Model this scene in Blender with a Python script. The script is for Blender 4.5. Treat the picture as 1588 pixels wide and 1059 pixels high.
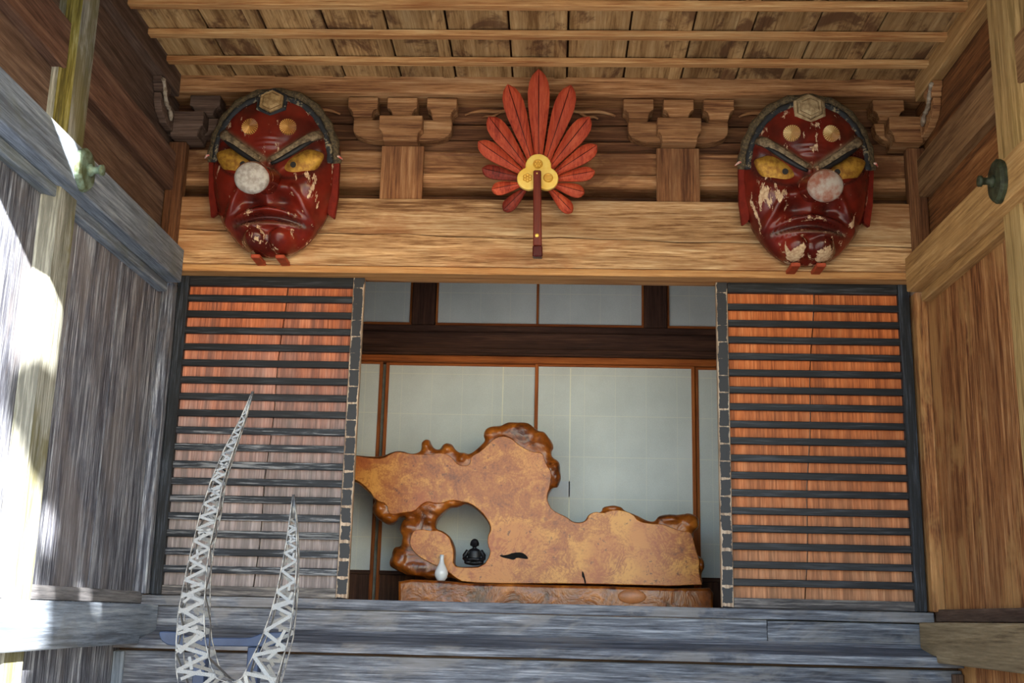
import bpy, bmesh, math, random
import numpy as np
from mathutils import Vector, Matrix, noise as mnoise
from mathutils.geometry import tessellate_polygon

for o in list(bpy.data.objects): bpy.data.objects.remove(o)
S = bpy.context.scene
COL = S.collection
R = math.radians

# ------------------------------------------------------------------ camera
CAM = np.array([0.098, -6.9, 1.5]); FPX = 1800.478
_y, _p, _r = -0.0381959, 0.2331572, 0.0234864
_f = np.array([math.sin(_y)*math.cos(_p), math.cos(_y)*math.cos(_p), math.sin(_p)])
_rt = np.array([math.cos(_y), -math.sin(_y), 0.0]); _up = np.cross(_rt, _f)
RT = math.cos(_r)*_rt + math.sin(_r)*_up; UP = math.cos(_r)*_up - math.sin(_r)*_rt
cd = bpy.data.cameras.new('camera'); cam = bpy.data.objects.new('camera', cd); COL.objects.link(cam)
cd.sensor_width = 36; cd.lens = FPX/1588*36; cd.clip_end = 300
M = Matrix.Identity(4)
for i in range(3):
    M[i][0] = RT[i]; M[i][1] = UP[i]; M[i][2] = -_f[i]; M[i][3] = CAM[i]
cam.matrix_world = M
S.camera = cam
def at(px, py, Y):                      # photograph point -> world point at depth Y
    d = RT*(px-794)/FPX - UP*(py-529.5)/FPX + _f
    return CAM + d*((Y-CAM[1])/d[1])

# ------------------------------------------------------------------ sky, sun, exposure
SUN = Vector((-0.80, 1.0, -0.55)).normalized()      # direction the light travels
w = bpy.data.worlds.new('sky'); S.world = w; w.use_nodes = True
nt = w.node_tree; nt.nodes.clear()
sk = nt.nodes.new('ShaderNodeTexSky'); sk.sky_type = 'NISHITA'; sk.sun_disc = False
sk.sun_elevation = R(23); sk.sun_rotation = math.atan2(0.8, -1.0); sk.air_density = 1.2; sk.dust_density = 0.4; sk.ozone_density = 2.5
bg = nt.nodes.new('ShaderNodeBackground'); bg.inputs[1].default_value = 0.55
wo = nt.nodes.new('ShaderNodeOutputWorld')
nt.links.new(sk.outputs[0], bg.inputs[0]); nt.links.new(bg.outputs[0], wo.inputs[0])
sl = bpy.data.lights.new('sun', 'SUN'); sl.energy = 38.0; sl.angle = R(0.53); sl.color = (1.0, 0.95, 0.87)
so = bpy.data.objects.new('sun', sl); COL.objects.link(so)
so.rotation_euler = SUN.to_track_quat('-Z', 'Y').to_euler(); so.location = (20, -25, 15)
vs = S.view_settings; vs.view_transform = 'Standard'; vs.look = 'None'; vs.gamma = 1.0; vs.use_curve_mapping = False
vs.exposure = 0.5

# ------------------------------------------------------------------ materials
MATS = {}
def rgb(r, g, b):
    f = lambda c: (c/255/12.92 if c/255 <= 0.04045 else ((c/255+0.055)/1.055)**2.4)
    return (f(r), f(g), f(b), 1)
class NT:
    def __init__(s, name):
        s.m = bpy.data.materials.new(name); s.m.use_nodes = True; s.t = s.m.node_tree; s.t.nodes.clear()
        s.out = s.n('ShaderNodeOutputMaterial'); s.b = s.n('ShaderNodeBsdfPrincipled'); s.l(s.b.outputs[0], s.out.inputs[0])
    def n(s, ty, **kw):
        x = s.t.nodes.new(ty)
        for k, v in kw.items(): setattr(x, k, v)
        return x
    def l(s, a, b): s.t.links.new(a, b)
    def put(s, sock, v):
        if hasattr(v, 'is_linked'): s.l(v, sock)
        else: sock.default_value = v
    def math(s, op, a, b=0.0, c=None, clamp=False):
        x = s.n('ShaderNodeMath', operation=op, use_clamp=clamp); s.put(x.inputs[0], a); s.put(x.inputs[1], b)
        if c is not None: s.put(x.inputs[2], c)
        return x.outputs[0]
    def vmath(s, op, a, b):
        x = s.n('ShaderNodeVectorMath', operation=op); s.put(x.inputs[0], a); s.put(x.inputs[1], b); return x.outputs[0]
    def noise(s, vec, scale, detail=4, rough=0.55, dist=0.0):
        x = s.n('ShaderNodeTexNoise'); s.l(vec, x.inputs['Vector'])
        x.inputs['Scale'].default_value = scale; x.inputs['Detail'].default_value = detail
        x.inputs['Roughness'].default_value = rough; x.inputs['Distortion'].default_value = dist
        return x.outputs['Fac']
    def mix(s, f, a, b, mode='MIX'):
        x = s.n('ShaderNodeMix', data_type='RGBA', blend_type=mode); s.put(x.inputs[0], f); s.put(x.inputs[6], a); s.put(x.inputs[7], b)
        return x.outputs[2]
    def ramp(s, f, lo, hi):                      # smooth 0..1 between lo and hi
        x = s.n('ShaderNodeMapRange', interpolation_type='SMOOTHSTEP'); s.put(x.inputs[0], f)
        x.inputs[1].default_value = lo; x.inputs[2].default_value = hi; return x.outputs[0]
    def coords(s, random=True):
        tc = s.n('ShaderNodeTexCoord').outputs['Object']
        if not random: return tc, None
        oi = s.n('ShaderNodeObjectInfo').outputs['Random']
        cx = s.n('ShaderNodeCombineXYZ')
        s.l(s.math('MULTIPLY', oi, 13.7), cx.inputs[0]); s.l(s.math('MULTIPLY', oi, 29.3), cx.inputs[1]); s.l(s.math('MULTIPLY', oi, 7.9), cx.inputs[2])
        return s.vmath('ADD', tc, cx.outputs[0]), oi
    def bump(s, h, strength=0.3, dist=0.01):
        b = s.n('ShaderNodeBump'); b.inputs['Strength'].default_value = strength; b.inputs['Distance'].default_value = dist
        s.put(b.inputs['Height'], h); s.l(b.outputs[0], s.b.inputs['Normal'])

def wood(name, dark, mid, light, axis='x', rings=26.0, rough=0.72, spec=0.3, stain=None, stain_amt=0.0, stain_scale=3.0, var=0.25, fine=0.5, weather=None, bump=0.35, grime=0.0):
    """weathered timber; the grain runs along `axis` of the piece"""
    if name in MATS: return MATS[name]
    N = NT(name); v, rnd = N.coords()
    k = {'x': (0.07, 1, 1), 'y': (1, 0.07, 1), 'z': (1, 1, 0.07)}[axis]
    kf = {'x': (0.045, 1, 1), 'y': (1, 0.045, 1), 'z': (1, 1, 0.045)}[axis]
    vr = N.vmath('MULTIPLY', v, k); vf = N.vmath('MULTIPLY', v, kf)
    big = N.noise(vr, 3.2, 2, 0.4, 0.1)
    ring = N.math('MULTIPLY_ADD', N.math('SINE', N.math('MULTIPLY', big, rings*3.1)), 0.5, 0.5)
    fi = N.noise(vf, 85, 5, 0.7)
    fi2 = N.noise(vf, 16, 3, 0.6)
    ringd = N.math('POWER', ring, 3.0)
    t = N.math('ADD', N.math('MULTIPLY', ring, 0.10), N.math('MULTIPLY', fi2, 0.98))
    t = N.math('ADD', t, N.math('MULTIPLY', N.math('SUBTRACT', fi, 0.5), fine*2.3))
    c = N.mix(N.ramp(t, 0.25, 0.62), dark, mid)
    c = N.mix(N.ramp(t, 0.54, 0.90), c, light)
    c = N.mix(N.math('MULTIPLY', ringd, 0.38), c, dark)
    blot = N.noise(v, 2.3, 4, 0.6)
    if stain is not None:
        sm = N.noise(N.vmath('MULTIPLY', v, {'x': (0.5, 1, 1), 'y': (1, 0.5, 1), 'z': (1, 1, 0.4)}[axis]), stain_scale, 5, 0.68, 0.6)
        c = N.mix(N.math('MULTIPLY', N.ramp(sm, 0.48, 0.60), stain_amt), c, stain)
    if weather is not None:                       # grey weathering on the lower part of a board
        wcol, z0, z1 = weather
        sp = N.n('ShaderNodeSeparateXYZ'); tc = N.n('ShaderNodeTexCoord').outputs['Object']; N.l(tc, sp.inputs[0])
        wz = N.math('ADD', sp.outputs[2], N.math('MULTIPLY', N.math('SUBTRACT', fi2, 0.5), 0.9))
        wz = N.math('ADD', wz, N.math('MULTIPLY', N.math('SUBTRACT', N.noise(v, 3.0, 3), 0.5), 0.8))
        wm = N.math('SUBTRACT', 1.0, N.ramp(wz, z0, z1))
        wc = N.mix(N.ramp(t, 0.35, 0.9), tuple(x*0.45 for x in wcol[:3])+(1,), wcol)
        c = N.mix(N.math('MULTIPLY', wm, 0.94), c, wc)
    if rnd is not None:
        hv = N.n('ShaderNodeHueSaturation'); N.l(c, hv.inputs['Color'])
        N.l(N.math('MULTIPLY', N.math('MULTIPLY_ADD', rnd, var, 1.0-var/2), N.math('MULTIPLY_ADD', blot, 0.55, 0.73)), hv.inputs['Value']); c = hv.outputs[0]
    N.l(c, N.b.inputs['Base Color'])
    N.b.inputs['Roughness'].default_value = rough; N.b.inputs['Specular IOR Level'].default_value = spec
    N.bump(N.math('ADD', N.math('MULTIPLY', fi, 0.7), N.math('MULTIPLY', ring, 0.3)), bump, 0.006)
    MATS[name] = N.m; return N.m
def plain(name, col, rough=0.6, metal=0.0, spec=0.4, var=0.12, scale=12, bump=0.1, col2=None):
    if name in MATS: return MATS[name]
    N = NT(name); v, _ = N.coords(False)
    n = N.noise(v, scale, 5, 0.6)
    c2 = col2 or tuple(x*(1-var*2.5) for x in col[:3])+(1,)
    N.l(N.mix(N.ramp(n, 0.35, 0.65), c2, col), N.b.inputs['Base Color'])
    N.b.inputs['Roughness'].default_value = rough; N.b.inputs['Metallic'].default_value = metal; N.b.inputs['Specular IOR Level'].default_value = spec
    N.bump(n, bump, 0.004); MATS[name] = N.m; return N.m

def W3(base, axis, **kw):
    pal = {
     'honey':  (rgb(98,60,34), rgb(164,118,76), rgb(208,168,122)),
     'pale':   (rgb(118,80,46), rgb(188,148,104), rgb(224,194,150)),
     'brown':  (rgb(62,36,20), rgb(112,72,44), rgb(156,112,74)),
     'umber':  (rgb(62,46,38), rgb(100,80,68), rgb(136,114,100)),
     'side':   (rgb(72,42,22), rgb(124,80,44), rgb(162,116,72)),
     'tan':    (rgb(132,98,58), rgb(174,136,86), rgb(200,166,116)),
     'cedar':  (rgb(112,66,30), rgb(172,116,62), rgb(204,154,96)),
     'grey':   (rgb(84,84,88), rgb(132,132,136), rgb(176,176,178)),
     'grey_sky':  (rgb(82,90,102), rgb(126,138,154), rgb(170,180,192)),  # grey wood with blue skylight tint mixed into the colours
     'greyd':  (rgb(70,68,70), rgb(112,108,108), rgb(158,152,148)),
     'black':  (rgb(22,20,22), rgb(34,32,34), rgb(56,52,50)),
     'orange': (rgb(142,70,36), rgb(196,104,58), rgb(224,134,84)),
     'interior': (rgb(52,32,24), rgb(80,52,40), rgb(110,76,58)),
     'amber':  (rgb(122,60,24), rgb(166,92,40), rgb(190,118,60)),
    }[base]
    nm = kw.pop('name', base)
    return wood(nm+'_wood_'+axis, *pal, axis=axis, **kw)

# ------------------------------------------------------------------ object helpers
def tag(o, label=None, cat=None, group=None, kind=None):
    if label: o['label'] = label
    if cat: o['category'] = cat
    if group: o['group'] = group
    if kind: o['kind'] = kind
    return o
def wloc(o):
    p = Vector((0, 0, 0))
    while o is not None: p += o.location; o = o.parent
    return p
def empty(name, loc, label, cat, group=None, kind=None):
    o = bpy.data.objects.new(name, None); COL.objects.link(o); o.location = loc; o.empty_display_size = 0.1
    return tag(o, label, cat, group, kind)
def mesh_obj(name, me, mat, parent=None, loc=(0, 0, 0)):
    if mat is not None and len(me.materials) == 0: me.materials.append(mat)
    o = bpy.data.objects.new(name, me); COL.objects.link(o); o.location = loc
    if parent is not None:
        o.parent = parent; o.location = Vector(loc) - wloc(parent)
    return o
def from_bm(bm, name, smooth=False):
    bmesh.ops.recalc_face_normals(bm, faces=bm.faces[:])
    me = bpy.data.meshes.new(name); bm.to_mesh(me); bm.free()
    if smooth: me.polygons.foreach_set('use_smooth', [True]*len(me.polygons))
    return me
def box(name, x0, x1, y0, y1, z0, z1, mat, parent=None, bev=0.004, taper=None):
    x0, x1 = min(x0, x1), max(x0, x1); y0, y1 = min(y0, y1), max(y0, y1); z0, z1 = min(z0, z1), max(z0, z1)
    c = Vector(((x0+x1)/2, (y0+y1)/2, (z0+z1)/2))
    bm = bmesh.new(); bmesh.ops.create_cube(bm, size=1.0)
    for v in bm.verts: v.co = Vector((v.co.x*(x1-x0), v.co.y*(y1-y0), v.co.z*(z1-z0)))
    if taper: 
        for v in bm.verts: v.co = taper(v.co)
    b = min(bev, (x1-x0)*0.3, (y1-y0)*0.3, (z1-z0)*0.3)
    if b > 0: bmesh.ops.bevel(bm, geom=bm.edges[:], offset=b, segments=1, affect='EDGES')
    return mesh_obj(name, from_bm(bm, name), mat, parent, c)
def prism(name, pts, plane, a0, a1, mat, parent=None, bev=0.003):
    """outline pts in world coords of `plane` ('xz' along y, 'yz' along x), extruded from a0 to a1"""
    cx = sum(p[0] for p in pts)/len(pts); cz = sum(p[1] for p in pts)/len(pts); ca = (a0+a1)/2
    bm = bmesh.new()
    def P(p, a):
        return Vector((p[0]-cx, a-ca, p[1]-cz)) if plane == 'xz' else Vector((a-ca, p[0]-cx, p[1]-cz))
    va = [bm.verts.new(P(p, a0)) for p in pts]; vb = [bm.verts.new(P(p, a1)) for p in pts]
    n = len(pts)
    tri = tessellate_polygon([[Vector((p[0], p[1], 0)) for p in pts]])
    for t in tri:
        bm.faces.new([va[i] for i in t]); bm.faces.new([vb[i] for i in reversed(t)])
    for i in range(n): bm.faces.new((va[i], va[(i+1) % n], vb[(i+1) % n], vb[i]))
    bmesh.ops.dissolve_limit(bm, angle_limit=0.01, verts=bm.verts[:], edges=bm.edges[:])
    if bev > 0:
        bmesh.ops.recalc_face_normals(bm, faces=bm.faces[:])
        ed = [e for e in bm.edges if len(e.link_faces) == 2 and e.calc_face_angle(0) > 0.6]
        bmesh.ops.bevel(bm, geom=ed, offset=bev, segments=1, affect='EDGES')
    loc = (cx, ca, cz) if plane == 'xz' else (ca, cx, cz)
    return mesh_obj(name, from_bm(bm, name), mat, parent, loc)
def lathe(name, prof, mat, parent=None, loc=(0, 0, 0), seg=24, smooth=True):
    bm = bmesh.new(); rings = []
    for r, z in prof:
        rings.append([bm.verts.new((r*math.cos(2*math.pi*i/seg), r*math.sin(2*math.pi*i/seg), z)) for i in range(seg)])
    for a, b in zip(rings, rings[1:]):
        for i in range(seg): bm.faces.new((a[i], a[(i+1) % seg], b[(i+1) % seg], b[i]))
    bm.faces.new(rings[0]); bm.faces.new(rings[-1])
    return mesh_obj(name, from_bm(bm, name, smooth), mat, parent, loc)
def tube_bm(bm, pts, radii, seg=8, flat=1.0, upv=Vector((0, 0, 1))):
    rings = []
    for i, p in enumerate(pts):
        t = (pts[min(i+1, len(pts)-1)]-pts[max(i-1, 0)]).normalized()
        a = t.cross(upv); a = a.normalized() if a.length > 1e-4 else Vector((1, 0, 0)); b = a.cross(t).normalized()
        r = radii[i] if hasattr(radii, '__len__') else radii
        rings.append([bm.verts.new(p + a*(r*math.cos(2*math.pi*k/seg)) + b*(r*flat*math.sin(2*math.pi*k/seg))) for k in range(seg)])
    for a, b in zip(rings, rings[1:]):
        for k in range(seg): bm.faces.new((a[k], a[(k+1) % seg], b[(k+1) % seg], b[k]))
    bm.faces.new(rings[0]); bm.faces.new(rings[-1])
def tube(name, pts, radii, mat, parent=None, loc=(0, 0, 0), seg=8, flat=1.0, smooth=True, upv=Vector((0, 0, 1))):
    bm = bmesh.new(); tube_bm(bm, [Vector(p) for p in pts], radii, seg, flat, upv)
    return mesh_obj(name, from_bm(bm, name, smooth), mat, parent, loc)
def evaluated(o, name):
    dg = bpy.context.evaluated_depsgraph_get(); dg.update()
    me = bpy.data.meshes.new_from_object(o.evaluated_get(dg)); me.name = name
    return me
def curve_solid(name, outlines, extrude, bevel, mat, parent=None, loc=(0, 0, 0), res=3):
    """flat closed outlines (x,z) filled, holes cut, thickened in y with rounded rims"""
    cu = bpy.data.curves.new(name, 'CURVE'); cu.dimensions = '2D'; cu.fill_mode = 'BOTH'
    cu.extrude = extrude; cu.bevel_depth = bevel; cu.bevel_resolution = res; cu.offset = -bevel
    for pts in outlines:
        sp = cu.splines.new('POLY'); sp.points.add(len(pts)-1)
        for q, p in zip(sp.points, pts): q.co = (p[0], p[1], 0, 1)
        sp.use_cyclic_u = True
    o = bpy.data.objects.new(name, cu); COL.objects.link(o)
    me = evaluated(o, name); bpy.data.objects.remove(o)
    me.transform(Matrix.Rotation(math.pi/2, 4, 'X'))       # (x,y)->(x,z)
    me.materials.clear()
    return mesh_obj(name, me, mat, parent, loc)
def smooth_closed(pts, it=2):
    for _ in range(it):
        q = []
        for i in range(len(pts)):
            a, b = pts[i], pts[(i+1) % len(pts)]
            q += [(a[0]*.75+b[0]*.25, a[1]*.75+b[1]*.25), (a[0]*.25+b[0]*.75, a[1]*.25+b[1]*.75)]
        pts = q
    return pts
NTRIM = [0]
def trim(label, cat='trim', loc=None, mesh=None):
    NTRIM[0] += 1; n = 'trim_%d' % NTRIM[0]
    if mesh is None: return empty(n, loc, label, cat, kind='structure')
    mesh.name = n; return tag(mesh, label, cat, kind='structure')

# ================================================================== the setting
rnd = random.Random(7)
# ---- ground in front of the porch
def ground_mat():
    N = NT('gravel'); v, _ = N.coords(False)
    n = N.noise(v, 40, 4, 0.7); n2 = N.noise(v, 0.8, 3)
    N.l(N.mix(N.ramp(N.math('ADD', N.math('MULTIPLY', n, 0.7), N.math('MULTIPLY', n2, 0.3)), 0.3, 0.7), rgb(112,110,106), rgb(152,150,146)), N.b.inputs['Base Color'])
    N.b.inputs['Roughness'].default_value = 0.9; N.bump(n, 0.6, 0.02); return N.m
tag(box('ground', -30, 30, -40, 12, -0.2, 0.0, ground_mat(), bev=0), 'pale gravel forecourt in front of the porch', 'ground', kind='structure')

# ---- ceiling: wide boards running into the depth, thin battens across
CZ = 4.795
ceil = empty('ceiling', (0, -0.2, CZ), 'board and batten porch ceiling with dark water stains', 'ceiling', kind='structure')
ceil_m = wood('ceiling_board', rgb(120,88,52), rgb(176,142,96), rgb(204,174,128), axis='y', rings=16, stain=rgb(84,52,34), stain_amt=0.8, stain_scale=3.6, var=0.4, fine=0.45)
jx = [277,365,448,535,622,707,795,879,967,1056,1140.5,1229,1319,1411]
jX = [at(px, 117+(px-277)/1134*9, -0.2)[0] for px in jx]; jX[0] = -2.36; jX[-1] = 2.36
for i in range(13):
    a, b = jX[i], jX[i+1]; dz = rnd.uniform(0, 0.006)
    t = 0.010
    # each board lies with one edge over its neighbour: tilted a little
    box('plank', a+0.006, b-0.006, -3.75, -0.16, CZ+dz, CZ+0.022+dz, ceil_m, ceil, bev=0.003)
    if i % 2 == 0 or rnd.random() < 0.5:
        box('cover_strip', b-0.075-rnd.uniform(0, 0.02), b-0.006, -3.75, -0.16, CZ-0.006, CZ+dz-0.0005, ceil_m, ceil, bev=0.002)
bat_m = wood('batten', rgb(146,92,50), rgb(196,150,98), rgb(222,188,134), axis='x', rings=10, var=0.2)
for k in range(10):
    y = -0.455 - 0.334*k
    box('batten', -2.30, 2.30, y-0.032, y+0.026, CZ-0.042, CZ-0.007, bat_m, ceil, bev=0.003)
# roof above the ceiling, with the eave in front
tag(box('roof', -3.6, 3.6, -4.25, 3.2, 4.98, 5.2, W3('brown', 'y')), 'dark timber porch roof above the boarded ceiling', 'roof', kind='structure')

# ---- purlin under the ceiling at the back
trim('honey coloured purlin beam at the back edge of the ceiling', 'beam', mesh=box('trim', -2.36, 2.36, -0.20, 0.02, 4.685, 4.80, W3('honey', 'x', rings=14)))
# ---- rim beams along both sides of the ceiling
trim('weathered grey brown rim beam along the left ceiling edge', 'beam', mesh=box('trim', -2.50, -2.295, -3.75, -0.205, 4.645, 4.81, W3('umber', 'y')))
trim('tan rim beam along the right ceiling edge', 'beam', mesh=box('trim', 2.295, 2.50, -3.75, -0.205, 4.645, 4.81, W3('tan', 'y')))

# ---- back wall above the lintel
wb = empty('wall_back', (0, 0, 4.0), 'brown horizontal boards above the lintel behind the brackets', 'wall', kind='structure')
for z0, z1, yy in ((4.37, 4.455, 0.0), (4.46, 4.565, 0.008), (4.57, 4.69, 0.0)):
    box('plank', -2.45, 2.45, 0.0+yy, 0.06, z0, z1-0.004, W3('brown', 'x', rings=18), wb, bev=0.003)
box('plank', -2.45, 2.45, 0.10, 0.13, 3.95, 4.366, W3('brown', 'x', rings=18), wb)
# head beam with a rounded lower edge, behind the struts
hb = [(-0.02, 4.368), (0.095, 4.368), (0.095, 4.112), (0.02, 4.116), (-0.028, 4.124), (-0.055, 4.140), (-0.066, 4.162), (-0.066, 4.200), (-0.050, 4.212), (-0.050, 4.325), (-0.060, 4.340), (-0.060, 4.350)]
trim('brown head beam with rounded underside running behind the struts', 'beam', mesh=prism('trim', hb, 'yz', -2.34, 2.34, W3('honey', 'x', name='head', rings=20, stain=rgb(96,56,30), stain_amt=0.7, stain_scale=2.2), bev=0.004))
# the lintel: a large split beam and a thin track strip below
lint_m = W3('pale', 'x', rings=18, stain=rgb(158,104,64), stain_amt=0.5, stain_scale=2.0, fine=0.7)
lt = trim('great pale lintel beam with a long drying crack above the doorway', 'beam', (0, -0.12, 3.53))
# two halves divided by the long crack
def crack_z(x): return 3.765 - 0.012*x + 0.006*math.sin(x*5.1) + 0.004*math.sin(x*13)
n = 41; xs = [-2.36+4.72*i/(n-1) for i in range(n)]
top = [(x, crack_z(x)+0.0022+0.0015*math.sin(x*9)) for x in xs] + [(2.36, 4.012), (-2.36, 4.012)]
bot = [(-2.36, 3.578), (2.36, 3.578)] + [(x, crack_z(x)-0.002) for x in reversed(xs)]
prism('beam_half', top, 'xz', -0.12, 0.06, lint_m, lt, bev=0.003)
prism('beam_half', bot, 'xz', -0.12, 0.06, lint_m, lt, bev=0.003)
box('moulding', -2.36, 2.36, -0.108, 0.06, 3.533, 3.577, wood('lintel_edge', rgb(150,100,56), rgb(196,144,90), rgb(220,178,122), axis='x', rings=12), lt, bev=0.004)
box('track', -1.10, 1.09, 0.061, 0.10, 3.535, 3.60, W3('honey', 'x'), lt)

# ---- side walls
def side(sg, post_far):
    L = sg < 0; nm = 'left' if L else 'right'
    X = lambda d: sg*d
    wall = empty('wall_'+nm, (X(2.34), 0, 0.0), ('weathered vertical board wall on the left of the porch, its grey tinted for skylight' if L else 'brown vertical board wall on the right of the porch, tinted warm for bounced light'), 'wall', kind='structure')
    pm = (wood('left_plank', rgb(54,56,66), rgb(104,108,120), rgb(178,184,194), axis='z', rings=22, var=0.35, fine=0.9, stain=rgb(112,106,106), stain_amt=0.5, stain_scale=2.5) if L else  # weathered grey, bluish skylight tint mixed into the colour
          wood('right_plank', rgb(88,48,24), rgb(154,102,60), rgb(196,148,100), axis='z', rings=24, var=0.22, fine=0.8, stain=rgb(176,134,84), stain_amt=0.6, stain_scale=3.0))  # brown wood, warmth of bounced sunlight mixed into the colour
    seams = ([0.0, -0.06, -0.74, -1.36] if L else [0.0, -0.05, -0.68, -1.25])
    seams = [0.10]+seams[1:]
    y = seams[-1]
    while y > -3.0: y -= 0.37; seams.append(y)
    for i in range(len(seams)-1):
        off = rnd.uniform(-0.004, 0.004)
        box('plank', X(2.34+off), X(2.40), seams[i+1]+0.003, seams[i]-0.003, 1.52, 3.46, pm, wall, bev=0.005)
        box('plank', X(2.34+off), X(2.40), seams[i+1]+0.003, seams[i]-0.003, 0.0, 1.36, pm, wall, bev=0.005)
        if i < 3 and seams[i]-seams[i+1] > 0.5:    # narrow cover seam inside the wide boards
            pass
    # corner post beside the door
    cp = pm
    box('corner_post', X(2.268), X(2.34), -0.055, 0.09, 1.585, 3.47, cp, wall, bev=0.006)
    # upper wall: boards and a middle tie beam
    um = W3('umber', 'y', rings=14) if L else W3('side', 'y', rings=14)
    tm = wood('left_tie', rgb(74,50,40), rgb(118,88,72), rgb(150,120,100), axis='y', rings=12) if L else wood('right_tie', rgb(94,66,42), rgb(136,104,70), rgb(164,132,94), axis='y', rings=12)
    box('board', X(2.36), X(2.42), -3.2, 0.135, 3.60, 4.045, um, wall, bev=0.004)
    box('board', X(2.36), X(2.42), -3.2, 0.135, 4.046, 4.79, um, wall, bev=0.004)
    tb = trim('tie beam along the upper %s wall' % nm, 'beam', mesh=box('trim', X(2.30), X(2.42), -3.2, -0.142, 4.045, 4.295, tm, bev=0.008))
    tb['label'] = ('dark tie beam running between the upper left wall boards' if L else 'tan tie beam running between the upper right wall boards')
    # long rail across the wall with a smaller moulding below
    rm = W3('grey_sky', 'y', rings=12, stain=rgb(104,108,84), stain_amt=0.3) if L else W3('tan', 'y', rings=12)
    rl = trim('long grey rail beam across the left wall with a stepped moulding' if L else 'long tan rail beam across the right wall with a stepped moulding', 'beam', (X(2.2), -0.12, 3.45))
    prism('rail', [(-0.122, 3.45), (-0.122, 3.662), (-3.2, 3.662), (-3.2, 3.45)], 'yz', X(2.20), X(2.36), rm, rl, bev=0.006)
    box('moulding', X(2.283), X(2.36), -3.2, -0.124, 3.392, 3.449, rm, rl, bev=0.004)
    # base strip and the heavy lower beam, notched over the step
    bs = trim('thin grey base strip under the left wall boards' if L else 'thin brown base strip under the right wall boards', 'beam', mesh=box('trim', X(2.295), X(2.36), -3.2, -0.0, 1.530, 1.598, W3('grey', 'y') if L else W3('umber', 'y', name='umberd')))
    lm = W3('grey_sky', 'y', rings=12, name='lower_left', stain=rgb(116,116,112), stain_amt=0.3) if L else wood('lower_right', rgb(96,80,58), rgb(138,120,92), rgb(166,148,118), axis='y', rings=12)
    trim('heavy grey lower beam at the foot of the left wall' if L else 'heavy brown grey lower beam at the foot of the right wall', 'beam',
         mesh=prism('trim', [(-0.03, 1.345), (-0.03, 1.526), (-3.2, 1.526), (-3.2, 1.302), (-0.31, 1.312), (-0.30, 1.345)], 'yz', X(2.19), X(2.36), lm, bev=0.006))
    # pillar, square with wide chamfers, standing in the wall
    yc = post_far-0.13; hs = 0.15; ch = 0.055
    pts = [(-hs, -hs+ch), (-hs+ch, -hs), (hs-ch, -hs), (hs, -hs+ch), (hs, hs-ch), (hs-ch, hs), (-hs+ch, hs), (-hs, hs-ch)]
    bm = bmesh.new(); lo = [bm.verts.new((a, b, 0)) for a, b in pts]; hi = [bm.verts.new((a, b, 4.9)) for a, b in pts]
    for i in range(8): bm.faces.new((lo[i], lo[(i+1) % 8], hi[(i+1) % 8], hi[i]))
    bm.faces.new(lo); bm.faces.new(hi)
    post_m = (wood('left_post', rgb(92,92,80), rgb(142,144,136), rgb(182,184,176), axis='z', rings=10, stain=rgb(98,94,52), stain_amt=0.7, stain_scale=2.6, fine=0.8) if L else
              wood('right_post', rgb(128,104,62), rgb(176,146,96), rgb(200,172,120), axis='z', rings=10, fine=0.6))
    pme = from_bm(bm, 'pillar'); pme.materials.append(post_m)
    if L:
        pme.materials.append(wood('moss_chamfer', rgb(70,64,24), rgb(112,104,44), rgb(150,148,104), axis='z', rings=6, fine=0.8, weather=(rgb(150,152,146), 3.3, 3.75)))
        for pf in pme.polygons:
            if pf.normal.x > 0.4 and pf.normal.y < -0.4: pf.material_index = 1
    p = mesh_obj('pillar', pme, post_m, None, (X(2.27)+sg*hs, yc, 0))
    tag(p, 'mossy grey chamfered pillar standing in the left wall' if L else 'tan chamfered pillar standing in the right wall', 'pillar')
    # bronze nail cover on the rail
    return wall
side(-1, -1.53); side(1, -1.43)

# ---- door sill, sloping step and risers
gm = wood('step_grey', rgb(56,58,66), rgb(100,104,114), rgb(156,160,168), axis='x', rings=24, fine=0.7, var=0.15, stain=rgb(132,128,126), stain_amt=0.5)  # grey timber with a blue sky cast put into the colour
trim('grey door sill under the lattice doors', 'sill', mesh=box('trim', -2.30, 2.28, -0.025, 0.12, 1.522, 1.580, gm))
st = trim('grey weathered riser boards below the door sill', 'step', (0, 0.02, 1.36))
box('board', -2.34, 1.336, 0.0, 0.05, 1.36, 1.520, gm, st, bev=0.003)
box('board', 1.339, 2.30, 0.0, 0.05, 1.36, 1.516, gm, st, bev=0.003)
tread = [(0.0, 1.402), (0.04, 1.402), (0.04, 1.29), (-0.30, 1.287), (-0.305, 1.334), (-0.295, 1.341), (-0.06, 1.378), (-0.02, 1.392)]
trim('sloping grey step board along the foot of the doorway', 'step', mesh=prism('trim', tread, 'yz', -2.335, 2.335, gm, bev=0.0))
trim('lower grey riser board under the sloping step', 'step', mesh=box('trim', -2.335, 2.335, -0.262, -0.2, 0.62, 1.272, gm))
trim('grey stub block at the left end of the lower riser', 'step', mesh=box('trim', -2.335, -2.275, -0.29, -0.262, 0.62, 1.268, W3('grey_sky', 'z')))
trim('brown corner block at the right end of the lower riser', 'step', mesh=box('trim', 2.275, 2.335, -0.29, -0.262, 0.62, 1.255, W3('umber', 'z')))
trim('dark backing board behind the lower riser', 'step', mesh=box('trim', -2.335, 2.335, -0.199, 0.05, 0.605, 1.284, W3('umber', 'x', name='backing')))
trim('low wooden platform at the foot of the riser', 'step', mesh=box('trim', -2.335, 2.335, -0.9, -0.2, 0.0, 0.60, gm))

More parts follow.
